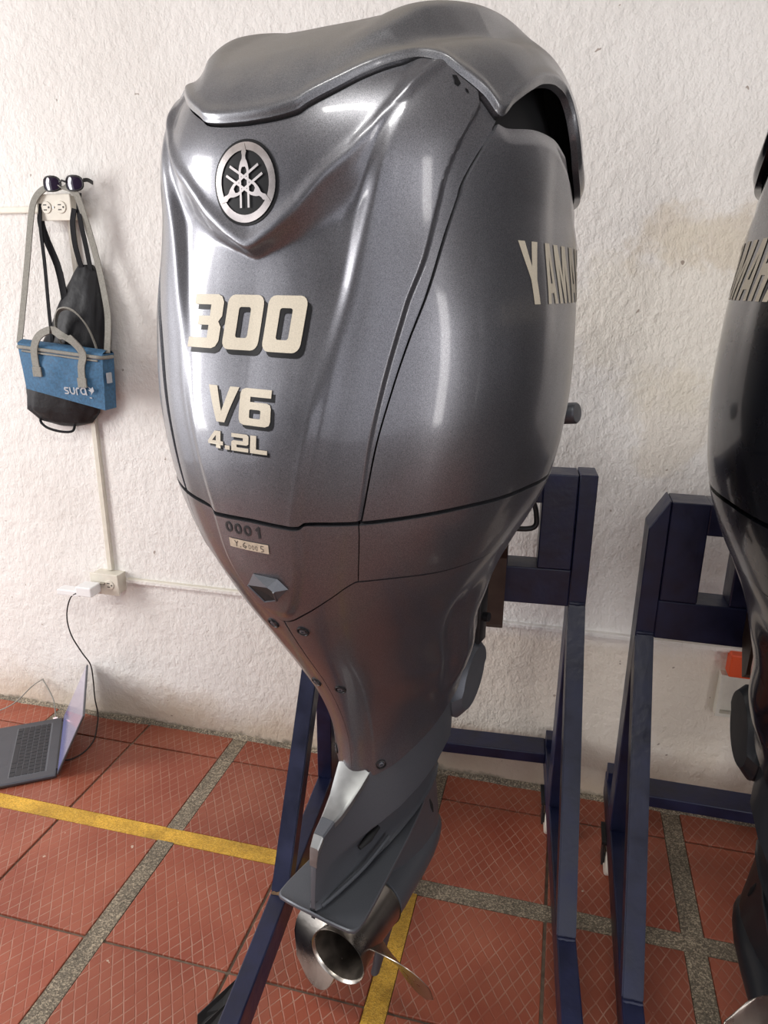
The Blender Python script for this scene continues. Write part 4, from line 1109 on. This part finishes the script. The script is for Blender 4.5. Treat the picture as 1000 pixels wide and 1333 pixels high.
# ---------------------------------------------------------------- sunglasses on the outlet
sg = empty('sunglasses', (-1.402, WY - .040, 1.7425), 0, 'dark sunglasses resting on top of the upper outlet box', 'sunglasses')
for s_ in (-1, 1):
    bm = bmesh.new(); pts = [(s_ * .036 + a * .027, -.012 + .006 * (1 - (a) ** 2) * -1, b_ * .019 + .022) for a, b_ in [(math.copysign(abs(math.cos(t)) ** .7, math.cos(t)), math.copysign(abs(math.sin(t)) ** .8, math.sin(t))) for t in [2 * math.pi * k / 20 for k in range(20)]]]
    c = bm.verts.new((s_ * .036, -.022, .022)); vv = [bm.verts.new(p) for p in pts]
    for k in range(20): bm.faces.new((c, vv[k], vv[(k + 1) % 20]))
    bm_obj('lens', bm, M['lens'], sg, smooth=True)
    bm = bmesh.new(); add_tube(bm, pts, .0026, 6, True); bm_obj('lens_rim', bm, M['black'], sg, smooth=True)
    ribbon('temple', [(s_ * .064, -.010, .030), (s_ * .068, .004, .032), (s_ * .066, .028, .028)], .010, .003, M['black'], sg, (0, 0, 1))
tube('nose_bridge', [(-.011, -.014, .026), (0, -.018, .030), (.011, -.014, .026)], .0028, M['black'], sg)

# ---------------------------------------------------------------- hanging bags
def loft_bag(name, rows_, m, parent, seg=40, wr=.0, seed=0, p=2.6):
    """rows: (x centre, y centre, z, half width, half depth)"""
    rnd = random.Random(seed); ph = [rnd.uniform(0, 6.28) for _ in range(8)]
    bm = bmesh.new(); rings = []
    for i, (cx_, cy_, z, hw, hd) in enumerate(rows_):
        ring = []
        for k in range(seg):
            a = 2 * math.pi * k / seg; ca, sa = math.cos(a), math.sin(a)
            w = 1 + wr * (math.sin(a * 7 + ph[0] + i * .25) * .5 + math.sin(a * 13 + ph[1] - i * .4) * .35 + math.sin(a * 3 + ph[2] + i * .7) * .4)
            ring.append(bm.verts.new((cx_ + math.copysign(abs(ca) ** (2 / p), ca) * hw * w, cy_ + math.copysign(abs(sa) ** (2 / p), sa) * hd * w, z)))
        rings.append(ring)
    for A, B in zip(rings, rings[1:]):
        for k in range(seg): bm.faces.new((A[k], A[(k + 1) % seg], B[(k + 1) % seg], B[k]))
    bm.faces.new(rings[0]); bm.faces.new(rings[-1][::-1])
    return bm_obj(name, bm, m, parent, smooth=True)
WB = WY
bag = empty('drawstring_bag', (0, 0, 0), 0, 'black drawstring backpack hanging from the outlet box behind the blue bag', 'bag')
rb = []
for z, xl_, xr_, hd in ((1.070, -1.54, -1.48, .010), (1.085, -1.60, -1.42, .018), (1.12, -1.64, -1.385, .026), (1.19, -1.62, -1.35, .034), (1.26, -1.585, -1.325, .036), (1.33, -1.54, -1.325, .036), (1.39, -1.50, -1.325, .032), (1.44, -1.472, -1.33, .028), (1.49, -1.445, -1.335, .022), (1.53, -1.42, -1.34, .017), (1.552, -1.405, -1.362, .012)):
    rb.append(((xl_ + xr_) / 2, WB - hd - .006, z, (xr_ - xl_) / 2, hd))
RB = []
for a, c in zip(rb, rb[1:]):
    for k in range(4): RB.append(tuple(a[i] + (c[i] - a[i]) * k / 4 for i in range(5)))
RB.append(rb[-1])
loft_bag('bag_body', RB, M['bagblack'], bag, 48, .07, 3, 2.2)
ribbon('shoulder_strap', [(-1.390, WB - .030, 1.54), (-1.388, WB - .050, 1.60), (-1.385, WB - .055, 1.66), (-1.376, WB - .052, 1.70)], .016, .003, M['strapblack'], bag)
ribbon('shoulder_strap', [(-1.360, WB - .030, 1.53), (-1.357, WB - .045, 1.60), (-1.362, WB - .052, 1.68), (-1.375, WB - .025, 1.742)], .014, .003, M['strapblack'], bag)
ribbon('shoulder_strap', [(-1.505, WB - .020, 1.715), (-1.500, WB - .040, 1.67), (-1.485, WB - .045, 1.62), (-1.462, WB - .042, 1.55), (-1.450, WB - .045, 1.48), (-1.445, WB - .050, 1.42)], .022, .003, M['strapblack'], bag)
ribbon('shoulder_strap', [(-1.490, WB - .045, 1.715), (-1.492, WB - .055, 1.66), (-1.490, WB - .06, 1.55), (-1.488, WB - .07, 1.42), (-1.49, WB - .07, 1.33)], .010, .003, M['strapblack'], bag)
tube('cord_loop', spline([(-1.598, WB - .03, 1.10), (-1.598, WB - .035, 1.08), (-1.57, WB - .04, 1.063), (-1.52, WB - .04, 1.054), (-1.485, WB - .035, 1.058), (-1.478, WB - .03, 1.082)], 6), .004, M['strapblack'], bag)

cool = empty('cooler_bag', (0, 0, 0), 0, 'blue canvas lunch cooler bag with grey handles hanging in front of the black backpack', 'bag')
# the box body: slightly tilted block with soft sides
BX, BW, BD = -1.420, .280, .055; ytop = WB - .09
def P_(u, w, d):  # u -1..1 across, w 0 bottom..1 top, d 0 back..1 front
    x = BX + u * BW / 2 * (.93 + .07 * w) ; z = 1.178 + w * .142 - u * .012 + (.0 if w > .5 else -.014 * (u + .3)); y = WB - .078 - d * (BD + .01 * math.sin(w * math.pi) * (1 - u * u)) - .0 * w
    return Vector((x, y, z))
bm = bmesh.new(); nu, nw = 24, 14
def grid(fn, a, b_):
    G = [[bm.verts.new(fn(i / a, j / b_)) for j in range(b_ + 1)] for i in range(a + 1)]
    for i in range(a):
        for j in range(b_): bm.faces.new((G[i][j], G[i + 1][j], G[i + 1][j + 1], G[i][j + 1]))
def wrk(i, j, s_): return .004 * math.sin(i * math.pi) * math.sin(j * math.pi) * math.sin(i * 19 + j * 7 + s_) * math.sin(j * 11 + i * 5)
grid(lambda i, j: P_(2 * i - 1, j, 1) + Vector((0, wrk(i, j, 0), 0)), nu, nw)
grid(lambda i, j: P_(2 * i - 1, j, 0), nu, nw)
grid(lambda i, j: P_(1, j, i), 6, nw); grid(lambda i, j: P_(-1, j, i), 6, nw)
grid(lambda i, j: P_(2 * i - 1, 0, j), nu, 6); grid(lambda i, j: P_(2 * i - 1, 1, j) + Vector((0, 0, .010 * math.sin(j * math.pi))), nu, 6)
bmesh.ops.remove_doubles(bm, verts=bm.verts, dist=.0005)
body = bm_obj('bag_body', bm, M['bagblue'], cool, auto=55)
bm = bmesh.new(); loop = [P_(u, .93, 1.03) for u in [-.98 + 1.96 * k / 16 for k in range(17)]] + [P_(1.01, .93, 1 - k / 6) for k in range(1, 6)]
loop = [P_(-1.01, .93, k / 6) for k in range(1, 6)] + loop
add_tube(bm, loop, .0055, 8); bm_obj('zip_trim', bm, M['strapgrey'], body, auto=60)
bm = bmesh.new(); add_tube(bm, [P_(u, .86, 1.035) for u in [-.9 + 1.8 * k / 12 for k in range(13)]], .003, 6); bm_obj('zip_piping', bm, M['strapgrey'], body, auto=60)
def fr(u, w, off=.004):
    p = P_(u, w, 1); p.y -= off; return tuple(p)
ribbon('handle_strap', [fr(-.55, .42), fr(-.56, .7, .006), fr(-.53, .98, .010), (-1.475, WB - .140, 1.356), (-1.435, WB - .135, 1.372), (-1.40, WB - .140, 1.356), (-1.365, WB - .150, 1.348), fr(.60, .98, .010), fr(.55, .7, .006), fr(.54, .46)], .022, .004, M['strapgrey'], cool, (1, 0, 0))
ribbon('handle_strap', [(-1.44, WB - .085, 1.31), (-1.45, WB - .095, 1.36), (-1.445, WB - .10, 1.40), (-1.42, WB - .105, 1.428), (-1.38, WB - .105, 1.425), (-1.345, WB - .10, 1.385), (-1.33, WB - .09, 1.33), (-1.33, WB - .085, 1.29)], .018, .004, M['strapgrey'], cool, (.35, -.8, .3))
for u in (-.55, .545):
    bm = bmesh.new(); p = P_(u, .44 if u < 0 else .46, 1); add_box(bm, (p.x - .0145, p.y - .0085, p.z - .012), (p.x + .0145, p.y - .003, p.z + .016), .001); bm_obj('handle_patch', bm, M['strapgrey'], cool)
ribbon('shoulder_strap', [(-1.572, WB - .110, 1.330), (-1.558, WB - .095, 1.42), (-1.535, WB - .075, 1.56), (-1.515, WB - .060, 1.68), (-1.50, WB - .055, 1.725), (-1.47, WB - .050, 1.752), (-1.43, WB - .045, 1.757), (-1.40, WB - .05, 1.757), (-1.365, WB - .055, 1.74), (-1.348, WB - .05, 1.68), (-1.325, WB - .045, 1.56), (-1.30, WB - .06, 1.44), (-1.285, WB - .085, 1.38), (-1.280, WB - .11, 1.31)], .019, .003, M['strapgrey'], cool)
box('side_tab', (-1.281, WB - .125, 1.225), (-1.275, WB - .105, 1.255), M['print'], cool, .001)
# printed word and bird-like flourish on the bag
def on_bag(V, off):
    out = []
    for x, z in V:
        out.append((x, WB - .078 - BD - .010 * math.sin(min(max((z - 1.178) / .142, 0), 1) * math.pi) - .0032 - off, z))
    return np.array(out)
gs = []; lx, lz, s_ = -1.412, 1.192, .030; w_ = .0042
def arc(cx_, cz, r, a0, a1, n_=8): return [(cx_ + r * math.cos(math.radians(a0 + (a1 - a0) * k / n_)), cz + r * math.sin(math.radians(a0 + (a1 - a0) * k / n_))) for k in range(n_ + 1)]
gs += stroke([(lx + .013, lz + .018), (lx + .003, lz + .018), (lx + .001, lz + .014), (lx + .004, lz + .010), (lx + .010, lz + .009), (lx + .012, lz + .005), (lx + .009, lz + .001), (lx, lz + .001)], w_)
gs += stroke([(lx + .019, lz + .019), (lx + .019, lz + .006), (lx + .023, lz + .001), (lx + .029, lz + .001), (lx + .033, lz + .005), (lx + .033, lz + .019)], w_)
gs += stroke([(lx + .040, lz - .001), (lx + .040, lz + .014), (lx + .044, lz + .018), (lx + .050, lz + .018)], w_)
gs += stroke([(lx + .069, lz + .019), (lx + .059, lz + .018), (lx + .055, lz + .013), (lx + .055, lz + .006), (lx + .059, lz + .001), (lx + .066, lz + .001), (lx + .070, lz + .006), (lx + .070, lz + .018), (lx + .071, lz - .001)], w_)
gs.append([[(lx + .080, lz + .026), (lx + .090, lz + .018), (lx + .097, lz + .024), (lx + .099, lz + .012), (lx + .090, lz + .004), (lx + .086, lz - .001), (lx + .088, lz + .008), (lx + .080, lz + .014), (lx + .087, lz + .016)]])
gs.append([[(lx + .079, lz - .007), (lx + .087, lz - .008), (lx + .086, lz - .011), (lx + .079, lz - .010)]])
decal('printed_word', gs, M['print'], body, .001, on_bag)

# ---------------------------------------------------------------- ceiling lamp body (seen in the gloss of the cowl)
lamp = empty('ceiling_lamp', (-.22, -.1, 2.97), 0, 'long white ceiling tube lamp above the camera', 'lamp')
box('lamp_body', (-.62, -.09, 0), (.62, .09, .03), M['white'], lamp, .004)
